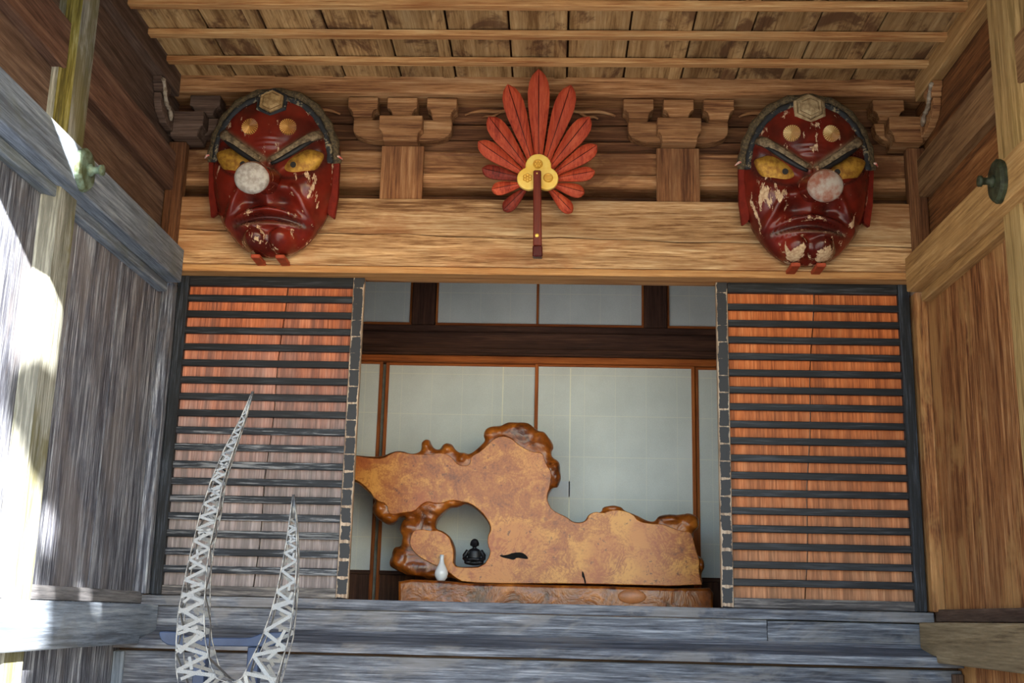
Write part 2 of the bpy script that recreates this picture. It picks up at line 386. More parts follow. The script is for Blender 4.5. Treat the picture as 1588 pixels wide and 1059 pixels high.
# ---- lattice doors
board_m = {1: wood('door_board', rgb(132,66,36), rgb(188,102,60), rgb(216,132,86), axis='z', rings=30, fine=0.6, var=0.12, weather=(rgb(160,154,154), -0.6, 1.1)),
           2: wood('door_board_right', rgb(140,70,32), rgb(196,106,54), rgb(220,138,84), axis='z', rings=30, fine=0.6, var=0.12, weather=(rgb(186,142,108), -1.5, 0.7))}
blk = wood('door_black', rgb(16,16,20), rgb(25,26,30), rgb(58,60,66), axis='x', rings=10, rough=0.5, fine=0.9, var=0.1)
slat_l = wood('slat_worn', rgb(20,22,27), rgb(38,42,50), rgb(140,142,146), axis='x', rings=12, rough=0.5, fine=1.0, var=0.5)
def worn_stile():
    N = NT('worn_stile'); v, _ = N.coords(False); sp = N.n('ShaderNodeSeparateXYZ'); N.l(v, sp.inputs[0])
    n = N.noise(v, 14, 5, 0.65); n2 = N.noise(N.vmath('MULTIPLY', v, (1, 1, .1)), 60, 4)
    fz = N.math('FRACT', N.math('DIVIDE', N.math('ADD', sp.outputs[2], 5.02), 0.1038))
    gap = N.math('ABSOLUTE', N.math('SUBTRACT', fz, 0.5))                      # 0.5 at the slat mortises
    gap = N.math('MULTIPLY', gap, 1.0)
    ex = N.math('ABSOLUTE', sp.outputs[0])
    low = N.ramp(N.math('MULTIPLY', sp.outputs[2], -1.0), -0.6, 0.9)
    a = N.math('ADD', gap, N.math('MULTIPLY', N.math('SUBTRACT', n, 0.5), 0.32))
    a = N.math('ADD', a, N.math('MULTIPLY', low, 0.085))
    m1 = N.ramp(a, 0.475, 0.50)
    m2 = N.ramp(N.math('ADD', ex, N.math('MULTIPLY', N.math('SUBTRACT', n, 0.5), 0.04)), 0.027, 0.030)
    m = N.math('MAXIMUM', m1, m2)
    c = N.mix(m, rgb(30,31,36), N.mix(N.ramp(n2, .3, .7), rgb(120,96,76), rgb(186,166,144)))
    N.l(c, N.b.inputs['Base Color']); N.b.inputs['Roughness'].default_value = 0.6; N.bump(n2, 0.3, 0.004); return N.m
worn = worn_stile()
def lattice_door(k, x0, x1, inner, label):
    d = empty('door_%d' % k, ((x0+x1)/2, 0.0, 1.58), label, 'door', kind='structure')
    ws = 0.070
    zt, zb = 3.56, 1.583
    for a, b, is_in in ((x0, x0+ws, inner < 0), (x1-ws, x1, inner > 0)):
        box('stile', a, b, 0.0, 0.042, zb, zt, worn if is_in else wood('stile_black', rgb(16,17,20), rgb(26,28,33), rgb(60,66,76), axis='z', rings=8, rough=0.5, fine=0.8), d)
    box('rail', x0+ws, x1-ws, 0.002, 0.040, 3.470, zt, blk, d)
    box('rail', x0+ws, x1-ws, 0.002, 0.040, zb, 1.640, wood('rail_worn', rgb(56,54,56), rgb(98,94,94), rgb(150,144,138), axis='x', rings=10, fine=1.0), d)
    z0, z1 = (3.392, 1.733) if k == 1 else (3.380, 1.728)
    for i in range(17):
        z = z0+(z1-z0)*i/16 + rnd.uniform(-0.002, 0.002)
        box('slat', x0+ws-0.002, x1-ws+0.002, 0.004, 0.030, z-0.021, z+0.021, slat_l if (k == 1 and i > 7) else blk, d, bev=0.003)
    # two backing boards meeting in a wandering crack
    ct, cb = ((-1.575, -1.655) if k == 1 else (1.688, 1.565))
    n = 15; ln = []
    for i in range(n):
        t = i/(n-1); ln.append((ct+(cb-ct)*(t**0.9)+0.006*math.sin(t*17), zt-(zt-zb)*t))
    g = 0.004
    Lp = [(x0+0.02, zb), (x0+0.02, zt)] + [(x-g, z) for x, z in ln]
    Rp = [(x1-0.02, zt), (x1-0.02, zb)] + [(x+g, z) for x, z in reversed(ln)]
    prism('board', Lp, 'xz', 0.034, 0.060, board_m[k], d, bev=0.0)
    prism('board', Rp, 'xz', 0.036, 0.060, board_m[k], d, bev=0.0)
    return d
lattice_door(1, -2.262, -1.091, 1, 'left black lattice door with worn slats over orange to grey boards')
lattice_door(2, 1.080, 2.254, -1, 'right black lattice door with dark slats over orange boards')

# ---- the room behind
IY = 1.9
tag(box('floor', -4.2, 4.2, 0.06, 2.2, 1.30, 1.50, wood('tatami', rgb(120,104,70), rgb(160,142,98), rgb(180,164,120), axis='x', rings=4)), 'straw matting floor of the inner room', 'floor', kind='structure')
im = W3('interior', 'x')
dark_z = W3('interior', 'z')
iw = empty('wall_inner', (0, IY, 1.5), 'dark timber framed wall with pale paper panels at the back of the inner room', 'wall', kind='structure')
box('backing', -4.2, 4.2, IY+0.06, IY+0.2, 1.5, 4.9, plain('plaster', rgb(150,150,140)), iw, bev=0)
tag(box('inner_wall_left', -4.3, -4.2, 0.06, 2.1, 1.3, 4.9, plain('plaster', rgb(150,150,140)), bev=0), 'plaster side wall of the inner room behind the left door', 'wall', kind='structure').name = 'wall_inner_left'
tag(box('inner_wall_right', 4.2, 4.3, 0.06, 2.1, 1.3, 4.9, plain('plaster', rgb(150,150,140)), bev=0), 'plaster side wall of the inner room behind the right door', 'wall', kind='structure').name = 'wall_inner_right'
tag(box('ceiling_inner', -4.2, 4.2, 0.06, 2.1, 4.75, 4.82, W3('tan', 'x', name='inner_ceiling'), bev=0), 'boarded ceiling of the inner room', 'ceiling', kind='structure')
tag(box('wall_front', -4.3, -2.30, 0.10, 0.16, 1.3, 4.9, W3('umber', 'z', name='outer'), bev=0), 'board wall of the inner room beside the left door', 'wall', kind='structure').name = 'wall_front_left'
tag(box('wall_front', 2.29, 4.3, 0.10, 0.16, 1.3, 4.9, W3('umber', 'z', name='outer'), bev=0), 'board wall of the inner room beside the right door', 'wall', kind='structure').name = 'wall_front_right'

def paper():
    N = NT('paper'); v, r_ = N.coords(False); sp = N.n('ShaderNodeSeparateXYZ'); N.l(v, sp.inputs[0])
    n = N.noise(v, 3, 4); fib = N.noise(v, 160, 3)
    gx = N.math('ABSOLUTE', N.math('SUBTRACT', N.math('FRACT', N.math('DIVIDE', N.math('ADD', sp.outputs[0], 10.1), 0.235)), 0.5))
    gz = N.math('ABSOLUTE', N.math('SUBTRACT', N.math('FRACT', N.math('DIVIDE', N.math('ADD', sp.outputs[2], 10.0), 0.315)), 0.5))
    ln = N.math('MAXIMUM', N.ramp(gx, 0.490, 0.494), N.ramp(gz, 0.488, 0.493))
    c = N.mix(N.ramp(N.math('ADD', N.math('MULTIPLY', n, .6), N.math('MULTIPLY', fib, .4)), 0.35, 0.65), rgb(200,208,208), rgb(214,222,222))
    c = N.mix(N.math('MULTIPLY', ln, 0.5), c, rgb(232,234,222))
    N.l(c, N.b.inputs['Base Color']); N.b.inputs['Roughness'].default_value = 0.85; N.b.inputs['Specular IOR Level'].default_value = 0.2; return N.m
pap = paper()
def ix(px, py): return at(px, py, IY)[0]
def iz(px, py): return at(px, py, IY)[2]
# transom zone: posts and papers
zk0 = iz(830, 566); zk1 = iz(830, 556); zk2 = iz(830, 521); zk3 = iz(830, 507)
box('lintel', -4.1, 4.1, IY-0.10, IY+0.05, zk1, zk2, im, iw, bev=0.006)
box('lintel_strip', -4.1, 4.1, IY-0.115, IY+0.05, iz(830,553), iz(830,546), W3('interior', 'x', name='strip'), iw, bev=0.004)
box('track', -4.1, 4.1, IY-0.07, IY+0.05, zk0, zk1-0.001, W3('amber', 'x'), iw, bev=0.004)
box('sill', -4.1, 4.1, IY-0.06, IY+0.05, zk2+0.001, iz(830, 509), im, iw, bev=0.004)
for a, b in ((641, 676), (998, 1033)):
    box('post', ix(a, 470), ix(b, 475), IY-0.07, IY+0.05, iz(830, 509)+0.001, 4.74, dark_z, iw, bev=0.006)
NW = [0]
def transom(a, b, label, mull=None):
    NW[0] += 1
    t = empty('window_%d' % NW[0], ((ix(a,470)+ix(b,470))/2, IY, iz(830, 507)), label, 'window', kind='structure')
    z0, z1 = iz(830, 508), 4.72; x0, x1 = ix(a, 470), ix(b, 470); fm = W3('amber', 'x', name='amberx'); fz = W3('amber', 'z', name='amberz')
    box('paper', x0, x1, IY-0.005, IY+0.004, z0, z1, pap, t, bev=0)
    box('frame', x0, x1, IY-0.03, IY+0.02, z0, z0+0.022, fm, t, bev=0.003)
    box('frame', x0, x0+0.016, IY-0.03, IY+0.02, z0+0.0225, z1, fz, t, bev=0.003)
    box('frame', x1-0.016, x1, IY-0.03, IY+0.02, z0+0.0225, z1, fz, t, bev=0.003)
    if mull is not None: box('mullion', ix(mull, 470)-0.009, ix(mull, 470)+0.009, IY-0.03, IY+0.02, z0+0.0225, z1, fz, t, bev=0.003)
transom(677, 998, 'wide paper transom window above the inner lintel with a middle bar', 834)
transom(430, 640, 'left paper transom window above the inner lintel')
transom(1034, 1290, 'right paper transom window above the inner lintel')
# sliding paper panels
zb_in = iz(830, 890)
def panel(k, a, b, label, fy=0.0, seams=(), pair_a=10, pair_b=10):
    x0, x1 = ix(a, 640), ix(b, 640)
    d = empty('door_%d' % k, ((x0+x1)/2, IY-fy, 1.5), label, 'sliding panel', kind='structure')
    fz = W3('amber', 'z', name='amberz'); fx = W3('amber', 'x', name='amberx')
    y = IY-fy
    box('paper', x0, x1, y-0.008, y+0.002, zb_in+0.001, zk0-0.001, pap, d, bev=0)
    box('base_board', x0+0.02, x1-0.02, y-0.010, y+0.006, 1.53, zb_in-0.03, dark_z, d, bev=0.003)
    box('rail', x0+0.018, x1-0.018, y-0.018, y+0.006, zb_in-0.029, zb_in, W3('interior', 'x', name='strip'), d, bev=0.003)
    box('rail', x0+0.018, x1-0.018, y-0.016, y+0.006, zk0-0.02, zk0-0.001, fx, d, bev=0.003)
    for e0, e1 in ((x0, x0+0.026), (x1-0.026, x1)):
        box('stile', e0, e1, y-0.018, y+0.006, 1.53, zk0-0.001, fz, d, bev=0.003)
    for sx, y0, y1 in seams:
        X_ = ix(sx, 640); box('paper_seam', X_-0.004, X_+0.004, y-0.0095, y-0.0082, iz(830, y1), iz(830, y0), plain('seam', rgb(240,242,228), var=0.02), d, bev=0)
    return d
panel(3, 596, 834, 'paper sliding panel behind the left part of the burl slab', 0.0, [(779, 570, 800)])
panel(4, 829, 1077, 'paper sliding panel behind the right part of the burl slab', 0.03, [(884, 572, 885)])
d4 = bpy.data.objects['door_4']; box('paper_patch', ix(852, 755), ix(884, 760), IY-0.0395, IY-0.0382, iz(870, 771), iz(870, 747), plain('patch', rgb(204,214,222), rough=0.8, var=0.02), d4, bev=0)
panel(5, 350, 592, 'paper sliding panel half hidden by the left lattice door', 0.03)
panel(6, 1078, 1320, 'paper sliding panel half hidden by the right lattice door', 0.0)

# ================================================================== brackets and struts
br_m = W3('honey', 'x', name='bracket', rings=12, var=0.2)
strut_m = wood('strut', rgb(92,56,32), rgb(142,96,60), rgb(176,132,90), axis='z', rings=30, fine=0.6)
def block_pts(x0, x1, z0, z1, zc, cut):
    """bearing block outline: straight upper part, concave quarter below"""
    pts = [(x0, z1), (x0, zc)]
    for i in range(1, 6):
        a = math.pi/2*i/5; pts.append((x0+cut*math.sin(a)*1.0, zc-(zc-z0)*(1-math.cos(a))*1.0))
    for i in range(5, 0, -1):
        a = math.pi/2*i/5; pts.append((x1-cut*math.sin(a), zc-(zc-z0)*(1-math.cos(a))))
    pts += [(x1, zc), (x1, z1)]
    return pts
def arm_pts(x0, x1, z0, z1):
    zc = z0+(z1-z0)*0.52; n = 6; pts = [(x0, z1), (x0, zc)]; w_ = (x1-x0)*0.27
    for i in range(1, n+1):
        a = math.pi/2*i/n; pts.append((x0+w_*(1-math.cos(a)), zc-(zc-z0)*math.sin(a)))
    for i in range(n, 0, -1):
        a = math.pi/2*i/n; pts.append((x1-w_*(1-math.cos(a)), zc-(zc-z0)*math.sin(a)))
    return pts + [(x1, zc), (x1, z1)]
def bracket(cx, label, group):
    b = empty('bracket_complex', (cx, -0.08, 4.372), label, 'bracket', group)
    prism('bearing_block', block_pts(cx-0.135, cx+0.135, 4.373, 4.541, 4.447, 0.028), 'xz', -0.185, -0.021, br_m, b, bev=0.004)
    prism('arm', arm_pts(cx-0.312, cx+0.312, 4.405, 4.545), 'xz', -0.105, -0.022, br_m, b, bev=0.004)
    for dx in (-0.25, 0.0, 0.25):
        prism('small_block', block_pts(cx+dx-0.094, cx+dx+0.094, 4.546, 4.676, 4.605, 0.034), 'xz', -0.155, -0.022, br_m, b, bev=0.004)
    return b
bracket(-0.887, 'three block timber bracket between the left mask and the feather fan', 'bracket complexes')
bracket(0.848, 'three block timber bracket between the feather fan and the right mask', 'bracket complexes')
for cx, lb in ((-0.877, 'upright strut under the bracket left of the feather fan'), (0.846, 'upright strut under the bracket right of the feather fan')):
    tag(box('strut', cx-0.133, cx+0.133, -0.105, -0.068, 4.013, 4.370, strut_m, bev=0.004), lb, 'strut', 'struts on the lintel')
for sg, nm in ((-1, 'left'), (1, 'right')):
    tag(box('corner_strut', sg*2.245, sg*2.356, -0.14, -0.068, 3.668, 4.372, W3('brown', 'z', name='corner') , bev=0.006), 'narrow upright strut in the %s corner above the rail' % nm, 'strut')
    b = empty('corner_bracket', (sg*2.36, -0.1, 4.375), 'stacked timber bracket in the %s corner beside the mask' % nm, 'bracket')
    X = lambda d: sg*d
    cm = W3('umber', 'x', name='cornerb') if sg < 0 else br_m
    c0 = X(2.24)
    prism('bearing_block', block_pts(c0-0.115, c0+0.115, 4.376, 4.545, 4.45, 0.03), 'xz', -0.215, -0.03, cm, b, bev=0.004)
    a0, a1 = sorted((X(2.05), X(2.45)))
    ap = [(X(2.355), 4.546), (X(2.355), 4.40), (X(2.20), 4.41), (X(2.12), 4.435), (X(2.075), 4.475), (X(2.062), 4.546)]
    prism('arm', ap if sg > 0 else ap[::-1], 'xz', -0.105, -0.022, cm, b, bev=0.004)
    prism('small_block', block_pts(X(2.145)-0.096, X(2.145)+0.096, 4.548, 4.682, 4.61, 0.036), 'xz', -0.155, -0.022, cm, b, bev=0.004)
    # the arm that runs along the side wall, with its block and carved pale nose
    yp = [(-0.10, 4.55), (-0.10, 4.40), (-0.34, 4.41), (-0.43, 4.45), (-0.47, 4.50), (-0.475, 4.55)]
    prism('side_arm', yp, 'yz', X(2.312), X(2.358), cm, b, bev=0.004)
    prism('side_block', block_pts(-0.52, -0.34, 4.552, 4.64, 4.60, 0.03), 'yz', X(2.30), X(2.358), cm, b, bev=0.004)
    wh = plain('old_white_paint', rgb(168,156,138), rough=0.8, scale=30, col2=rgb(112,94,76))
    bm = bmesh.new()
    pts = [Vector((X(2.296), -0.30-0.22*t, 4.44+0.17*t+0.02*math.sin(t*9))) for t in [i/14 for i in range(15)]]
    tube_bm(bm, pts, [0.007+0.010*abs(math.sin(i*1.1)) for i in range(15)], 7)
    mesh_obj('carved_scroll', from_bm(bm, 'carved_scroll', True), wh, b, (0, 0, 0))
# carved cloud scrolls in low relief under the purlin
for x0, x1, lb in ((-1.62, -1.30, 'low carved cloud scroll under the purlin right of the left mask'), (-0.50, -0.16, 'low carved cloud scroll under the purlin left of the feather fan'),
               (0.12, 0.46, 'low carved cloud scroll under the purlin right of the feather fan'), (1.24, 1.50, 'low carved cloud scroll under the purlin left of the right mask')):
    bm = bmesh.new(); s_ = 1 if x0 in (-1.62, 0.12) else -1
    cxm = (x0+x1)/2; hw = (x1-x0)/2
    P0 = [Vector((cxm-s_*hw*(1-2*t), -0.035, 4.668-0.055*t-0.012*math.sin(t*6.28))) for t in [i/10 for i in range(11)]]
    tube_bm(bm, P0, [0.007+0.006*math.sin(i/10*3.14) for i in range(11)], 6)
    P1 = [Vector((cxm-s_*hw*(0.55-0.9*t), -0.035, 4.640-0.050*t+0.008*math.sin(t*9))) for t in [i/10 for i in range(11)]]
    tube_bm(bm, P1, [0.005+0.006*math.sin(i/10*3.14) for i in range(11)], 6)
    tag(mesh_obj('cloud_scroll', from_bm(bm, 'cloud_scroll', True), br_m), lb, 'carving', 'carved cloud scrolls')

# bronze nail covers on the side rails
def nail_cover(sg, y, z, lb):
    bz = plain('verdigris' if sg < 0 else 'dark_bronze', rgb(118,140,126) if sg < 0 else rgb(66,72,52), rough=0.6, metal=0.35, scale=18, col2=rgb(78,84,56) if sg < 0 else rgb(42,44,32))
    b = empty('nail_cover', (sg*2.2, y, z), lb, 'nail cover', 'bronze nail covers')
    bm = bmesh.new(); seg = 6
    prof = [(0.098, 0.002), (0.098, 0.018), (0.084, 0.032), (0.03, 0.036)]
    rings = []
    for r, h in prof:
        ring = []
        for i in range(36):
            a = 2*math.pi*i/36; lob = 1-0.055*abs(math.cos(3*a))**3
            ring.append(bm.verts.new((-sg*h, r*lob*math.cos(a)*1.0, r*lob*math.sin(a)*1.12)))
        rings.append(ring)
    for p, q in zip(rings, rings[1:]):
        for i in range(36): bm.faces.new((p[i], p[(i+1) % 36], q[(i+1) % 36], q[i]))
    bm.faces.new(rings[0]); bm.faces.new(rings[-1])
    mesh_obj('plate', from_bm(bm, 'plate'), bz, b, (sg*2.2, y, z))
    k = tube('knob', [(-sg*h, 0, 0) for h in (0.034, 0.048, 0.056, 0.085, 0.089, 0.104, 0.108)], [0.032, 0.030, 0.018, 0.018, 0.027, 0.027, 0.012], bz, b, (sg*2.2, y, z), seg=14)
nail_cover(-1, -1.70, 3.556, 'green bronze nail cover on the left rail beam')
nail_cover(1, -1.64, 3.566, 'dark bronze nail cover on the right rail beam')

# ================================================================== tengu style masks
prof = [(0,1.04),(.10,1.03),(.2,.985),(.28,.91),(.333,.82),(.365,.73),(.377,.64),(.375,.5),(.36,.38),(.33,.28),(.263,.17),(.2,.10),(.12,.05),(0,.03)]
WC = 0.53
_pol = sorted((math.atan2(w_-WC, u_), math.hypot(u_, w_-WC)) for u_, w_ in prof)
_pa = np.array([a for a, _ in _pol]); _pr = np.array([r for _, r in _pol])
def rim(th):
    a = math.atan2(math.sin(th), abs(math.cos(th)))
    return float(np.interp(a, _pa, _pr))
def gauss(d, s): return math.exp(-(d/s)**2)
def seg_d(u, w_, a, b):
    ax, ay = a; bx, by = b; dx, dy = bx-ax, by-ay
    t = max(0, min(1, ((u-ax)*dx+(w_-ay)*dy)/(dx*dx+dy*dy)))
    return math.hypot(u-ax-dx*t, w_-ay-dy*t)
def face_h(u, w_):
    th = math.atan2(w_-WC, u); r = rim(th); s = min(1, math.hypot(u, w_-WC)/r); au = abs(u)
    h = 0.03 + 0.175*(max(0, 1-s**2.8))**0.62
    h += 0.045*gauss(seg_d(au, w_, (.03, .575), (.27, .745)), .032)                      # brow ridge
    e = ((au-.175)*math.cos(.42)+(w_-.605)*math.sin(.42), -(au-.175)*math.sin(.42)+(w_-.605)*math.cos(.42))
    h -= 0.040*math.exp(-(e[0]/.115)**2-(e[1]/.055)**2)                                  # socket
    h += 0.022*gauss(math.hypot(au, (w_-.78)*1.2), .16)                                  # forehead
    h += 0.060*math.exp(-(u/.05)**2-((w_-.50)/.09)**2)                                   # bridge
    h += 0.055*math.exp(-((au-.10)/.055)**2-((w_-.435)/.045)**2)                         # nostril wings
    h += 0.035*math.exp(-((au-.25)/.075)**2-((w_-.44)/.10)**2)                           # cheek
    h += 0.034*gauss(seg_d(au, w_, (.16, .43), (.275, .225)), .024)                      # fold beside the mouth
    h -= 0.055*math.exp(-((au-.095)/.075)**2-((w_-.355)/.042)**2)                         # hollow above the lip
    k = min(1.25, au/.24)
    fade = 1/(1+math.exp((au-.235)/.012))
    h += 0.044*gauss(w_-(.308-.085*k*k), .015)*fade                                      # upper lip
    h -= 0.045*gauss(w_-(.266-.065*k*k), .017)*fade                                      # mouth
    h += 0.034*gauss(w_-(.218-.020*k*k), .014)*fade                                      # lower lip
    d = math.hypot(au-.078, w_-.122)
    h += 0.075*math.sqrt(max(0, 1-(d/.080)**2))                                          # chin balls
    for q in (.685, .712, .74): h += 0.007*gauss(w_-(q-.9*u*u), .008)*gauss(u, .06)      # frown lines
    return h
def lacquer(name, peel, seed):
    N = NT(name); v, _ = N.coords(False); v = N.vmath('ADD', v, (seed, seed*1.7, 0))
    a = N.n('ShaderNodeVertexColor'); a.layer_name = 'paint'
    vs_ = N.vmath('MULTIPLY', v, (1, 1, 0.32))
    n = N.noise(vs_, 16, 6, 0.68); n2 = N.noise(v, 5, 3); n3 = N.noise(v, 60, 3)
    sp = N.n('ShaderNodeSeparateColor'); N.l(a.outputs['Color'], sp.inputs[0])
    base = N.mix(N.ramp(n2, 0.3, 0.7), rgb(76,22,16), rgb(122,36,24))
    base = N.mix(sp.outputs[1], base, N.mix(N.ramp(n3, .3, .7), rgb(44,18,16), rgb(74,30,26)))        # darker lips, hollows, chin, eye rims and nose underside
    base = N.mix(sp.outputs[2], base, N.mix(N.ramp(n, .3, .7), rgb(96,78,62), rgb(146,124,100)))      # bare brow bands
    pm = N.ramp(N.math('ADD', n, N.math('MULTIPLY', sp.outputs[0], peel)), 0.612, 0.635)
    base = N.mix(pm, base, N.mix(N.ramp(n3, .3, .7), rgb(176,140,108), rgb(216,192,156)))
    N.l(base, N.b.inputs['Base Color'])
    N.l(N.math('MULTIPLY_ADD', pm, 0.5, 0.24), N.b.inputs['Roughness'])
    N.b.inputs['Specular IOR Level'].default_value = 0.5
    N.bump(N.math('SUBTRACT', N.math('MULTIPLY', n2, 0.4), pm), 0.35, 0.004); return N.m
def gold_mat(name, c1, c2, rough=0.45, metal=0.6):
    return plain(name, c1, rough=rough, metal=metal, scale=26, col2=c2, bump=0.25)
gold = gold_mat('worn_gold', rgb(206,152,70), rgb(186,126,50))
gold_eye = gold_mat('eye_gold', rgb(190,146,56), rgb(138,94,34), 0.5, 0.45)
brow_black = plain('brow_black', rgb(26,26,30), rough=0.55, scale=40, col2=rgb(14,14,16))
brow_grey = plain('brow_grey', rgb(150,132,102), rough=0.85, scale=40, col2=rgb(86,72,54))
def streaky(name, c1, c2, sc, lo, hi):
    N = NT(name); v, _ = N.coords(False); n = N.noise(v, sc, 6, 0.7, 0.5)
    N.l(N.mix(N.ramp(n, lo, hi), c1, c2), N.b.inputs['Base Color']); N.b.inputs['Roughness'].default_value = 0.7; N.bump(n, 0.8, 0.01); return N.m
hair_m = streaky('hair_black', rgb(30,33,36), rgb(150,136,104), 24, 0.54, 0.60)
fur_m = streaky('fur_olive', rgb(52,42,28), rgb(118,100,66), 60, 0.35, 0.7)
pupil_m = plain('pupil', rgb(10,8,8), rough=0.5)
cap_m = plain('nose_end_worn', rgb(176,174,170), rough=0.7, scale=30, col2=rgb(140,134,128), bump=0.4)
red_flat = plain('red_brown_paint', rgb(118,34,22), rough=0.75, spec=0.15, scale=20)
def mask(loc, label, peel, seed, nose_mats, gem_col, peel_fn, flip):
    root = empty('mask', loc, label, 'mask'); root.rotation_euler = (R(11), 0, 0)
    lac = lacquer('red_lacquer_%d' % seed, peel, seed)
    # local frame: x right, z up, -y outwards
    NA, NR_ = 128, 64
    bm = bmesh.new(); lay = bm.loops.layers.color.new('paint'); info = {}
    rings = []
    for j in range(NR_+1):
        s = j/NR_; ring = []
        for i in range(NA):
            th = 2*math.pi*i/NA; r = rim(th)*s; u = r*math.cos(th); w_ = WC+r*math.sin(th)
            if j == 0 and i > 0: ring.append(ring[0]); continue
            vtx = bm.verts.new((u, -face_h(u, w_), w_)); info[vtx] = (u, w_); ring.append(vtx)
        rings.append(ring)
    back = []
    for vtx in rings[-1]:
        b = bm.verts.new((vtx.co.x*0.985, -0.005, (vtx.co.z-WC)*0.985+WC)); info[b] = info[vtx]; back.append(b)
    rings.append(back)
    for j in range(len(rings)-1):
        for i in range(NA):
            q = [rings[j][i], rings[j][(i+1) % NA], rings[j+1][(i+1) % NA], rings[j+1][i]]
            q = list(dict.fromkeys(q))
            if len(q) > 2: bm.faces.new(q)
    for f in bm.faces:
        for lp in f.loops:
            u, w_ = info[lp.vert]; au = abs(u)
            k = min(1.25, au/.24); fade = 1/(1+math.exp((au-.235)/.012))
            dk = max(gauss(w_-(.262-.066*k*k), .026)*fade, 0.9*math.exp(-((au-.09)/.07)**2-((w_-.365)/.05)**2), 0.55*gauss(math.hypot(au-.078, w_-.122), .06))
            br = min(1, 1.3*gauss(seg_d(au, w_, (.02, .60), (.31, .79)), .026) + 0.6*math.exp(-(u/.05)**2-((w_-.53)/.04)**2) + .8*gauss(w_-(.226-.02*k*k), .010)*fade)
            ex, ez = (au-.188)*math.cos(.40)+(w_-.588)*math.sin(.40), -(au-.188)*math.sin(.40)+(w_-.588)*math.cos(.40)
            dk = max(dk, .95*gauss(math.hypot(ex/.150, ez/.080)-1.02, .20))
            lp[lay] = (max(0, peel_fn(u, w_)), min(1, dk), br, 1)
    bmesh.ops.recalc_face_normals(bm, faces=bm.faces[:])
    me = bpy.data.meshes.new('face'); bm.to_mesh(me); bm.free(); me.polygons.foreach_set('use_smooth', [True]*len(me.polygons))
    def part(name, me_, mat, par=None, loc_=(0, 0, 0)):
        if len(me_.materials) == 0: me_.materials.append(mat)
        o = bpy.data.objects.new(name, me_); COL.objects.link(o); o.parent = par or root; o.location = loc_; return o
    part('face', me, lac)
    def surf(u, w_, e=0.0): return Vector((u, -face_h(u, w_)-e, w_))
    def strip(name, pts, rad, mat, flat=1.0, seg=8, par=None):
        bm = bmesh.new(); tube_bm(bm, pts, rad, seg, flat, Vector((0, -1, 0))); return part(name, from_bm(bm, name, True), mat, par)
    for sg in (-1, 1):
        # eye: tilted almond shell, with its pupil hole
        bm = bmesh.new(); bmesh.ops.create_uvsphere(bm, u_segments=28, v_segments=16, radius=1.0)
        for vtx in bm.verts:
            a, b, c = vtx.co; pinch = 1-0.45*abs(a)**2.2
            X_ = a*.150; Z_ = c*.088*pinch; Y_ = b*.046
            vtx.co = (sg*(X_*math.cos(.40)-Z_*math.sin(.40)), Y_, X_*math.sin(.40)+Z_*math.cos(.40))
        base = surf(sg*.188, .588); eye = part('eye', from_bm(bm, 'eye', True), gold_eye, None, (base.x, base.y+0.006, base.z))
        bm = bmesh.new(); tube_bm(bm, [Vector((0, -d, 0)) for d in (0, .006)], [.018, .018], 16, 1.0, Vector((0, 0, 1)))
        part('pupil', from_bm(bm, 'pupil'), pupil_m, eye, (-sg*.036, -0.0415, -.012))
        # heavy brow: grey band and a black lower edge
        n = 12
        pb = [surf(sg*(.035+.265*t), .592+.185*t-.012*math.sin(t*3.14), .004) for t in [i/(n-1) for i in range(n)]]
        bw = strip('eyebrow', pb, [.012+.018*math.sin(min(1, i/(n-1)*1.5+.25)*1.57) for i in range(n)], brow_grey, 0.5)
        pk = [p+Vector((0, -0.006, -.024)) for p in pb]
        strip('brow_edge', pk, [.010+.007*math.sin(i/(n-1)*3.14) for i in range(n)], brow_black, 0.9, par=bw)
        # gilt chrysanthemum disc: fluted
        c = surf(sg*.114, .802, .002); bm = bmesh.new()
        cen = bm.verts.new((0, -0.016, 0)); N_ = 48; o1 = []; o2 = []
        for i in range(N_):
            a = 2*math.pi*i/N_; fl = 1.0 if i % 2 else 0.86
            o1.append(bm.verts.new((.050*math.cos(a), -0.009-0.006*(i % 2), .050*math.sin(a)))); o2.append(bm.verts.new((.050*math.cos(a), 0.03, .050*math.sin(a))))
        for i in range(N_):
            bm.faces.new((cen, o1[i], o1[(i+1) % N_])); bm.faces.new((o1[i], o2[i], o2[(i+1) % N_], o1[(i+1) % N_]))
        d_ = part('gilt_disc', from_bm(bm, 'gilt_disc'), gem_col[1], None, c); d_.rotation_euler = (R(-14), 0, R(sg*12))
        # ear flap: a long plank like ear standing out at the side
        out = [(.340, .30), (.378, .27), (.396, .40), (.402, .60), (.400, .70), (.390, .755), (.370, .765), (.345, .73)]
        out = [(sg*a, b) for a, b in out]
        bm = bmesh.new(); va = [bm.verts.new((a, -0.075+0.02*(abs(a)-.34)/.06, b)) for a, b in out]; vb = [bm.verts.new((a, -0.01, b)) for a, b in out]
        for i in range(8): bm.faces.new((va[i], va[(i+1) % 8], vb[(i+1) % 8], vb[i]))
        bm.faces.new(va); bm.faces.new(vb)
        bmesh.ops.bevel(bm, geom=[e for e in bm.edges], offset=0.006, segments=2, affect='EDGES')
        ear = part('ear', from_bm(bm, 'ear'), red_flat)
        bm = bmesh.new(); tube_bm(bm, [Vector((sg*.385, -.07, .655)), Vector((sg*.405, -.085, .650)), Vector((sg*.425, -.06, .635))], [.006, .008, .004], 6)
        part('cord', from_bm(bm, 'cord', True), plain('cord_red', rgb(206,72,54), rough=0.8, col2=rgb(226,206,190), scale=60), ear)
    # hair band over the forehead and the fur edge behind it
    n = 41; tt = [R(12+156*i/(n-1)) for i in range(n)]
    pts = []
    for th in tt:
        r = rim(th)*0.93; pts.append(surf(r*math.cos(th), WC+r*math.sin(th), .006))
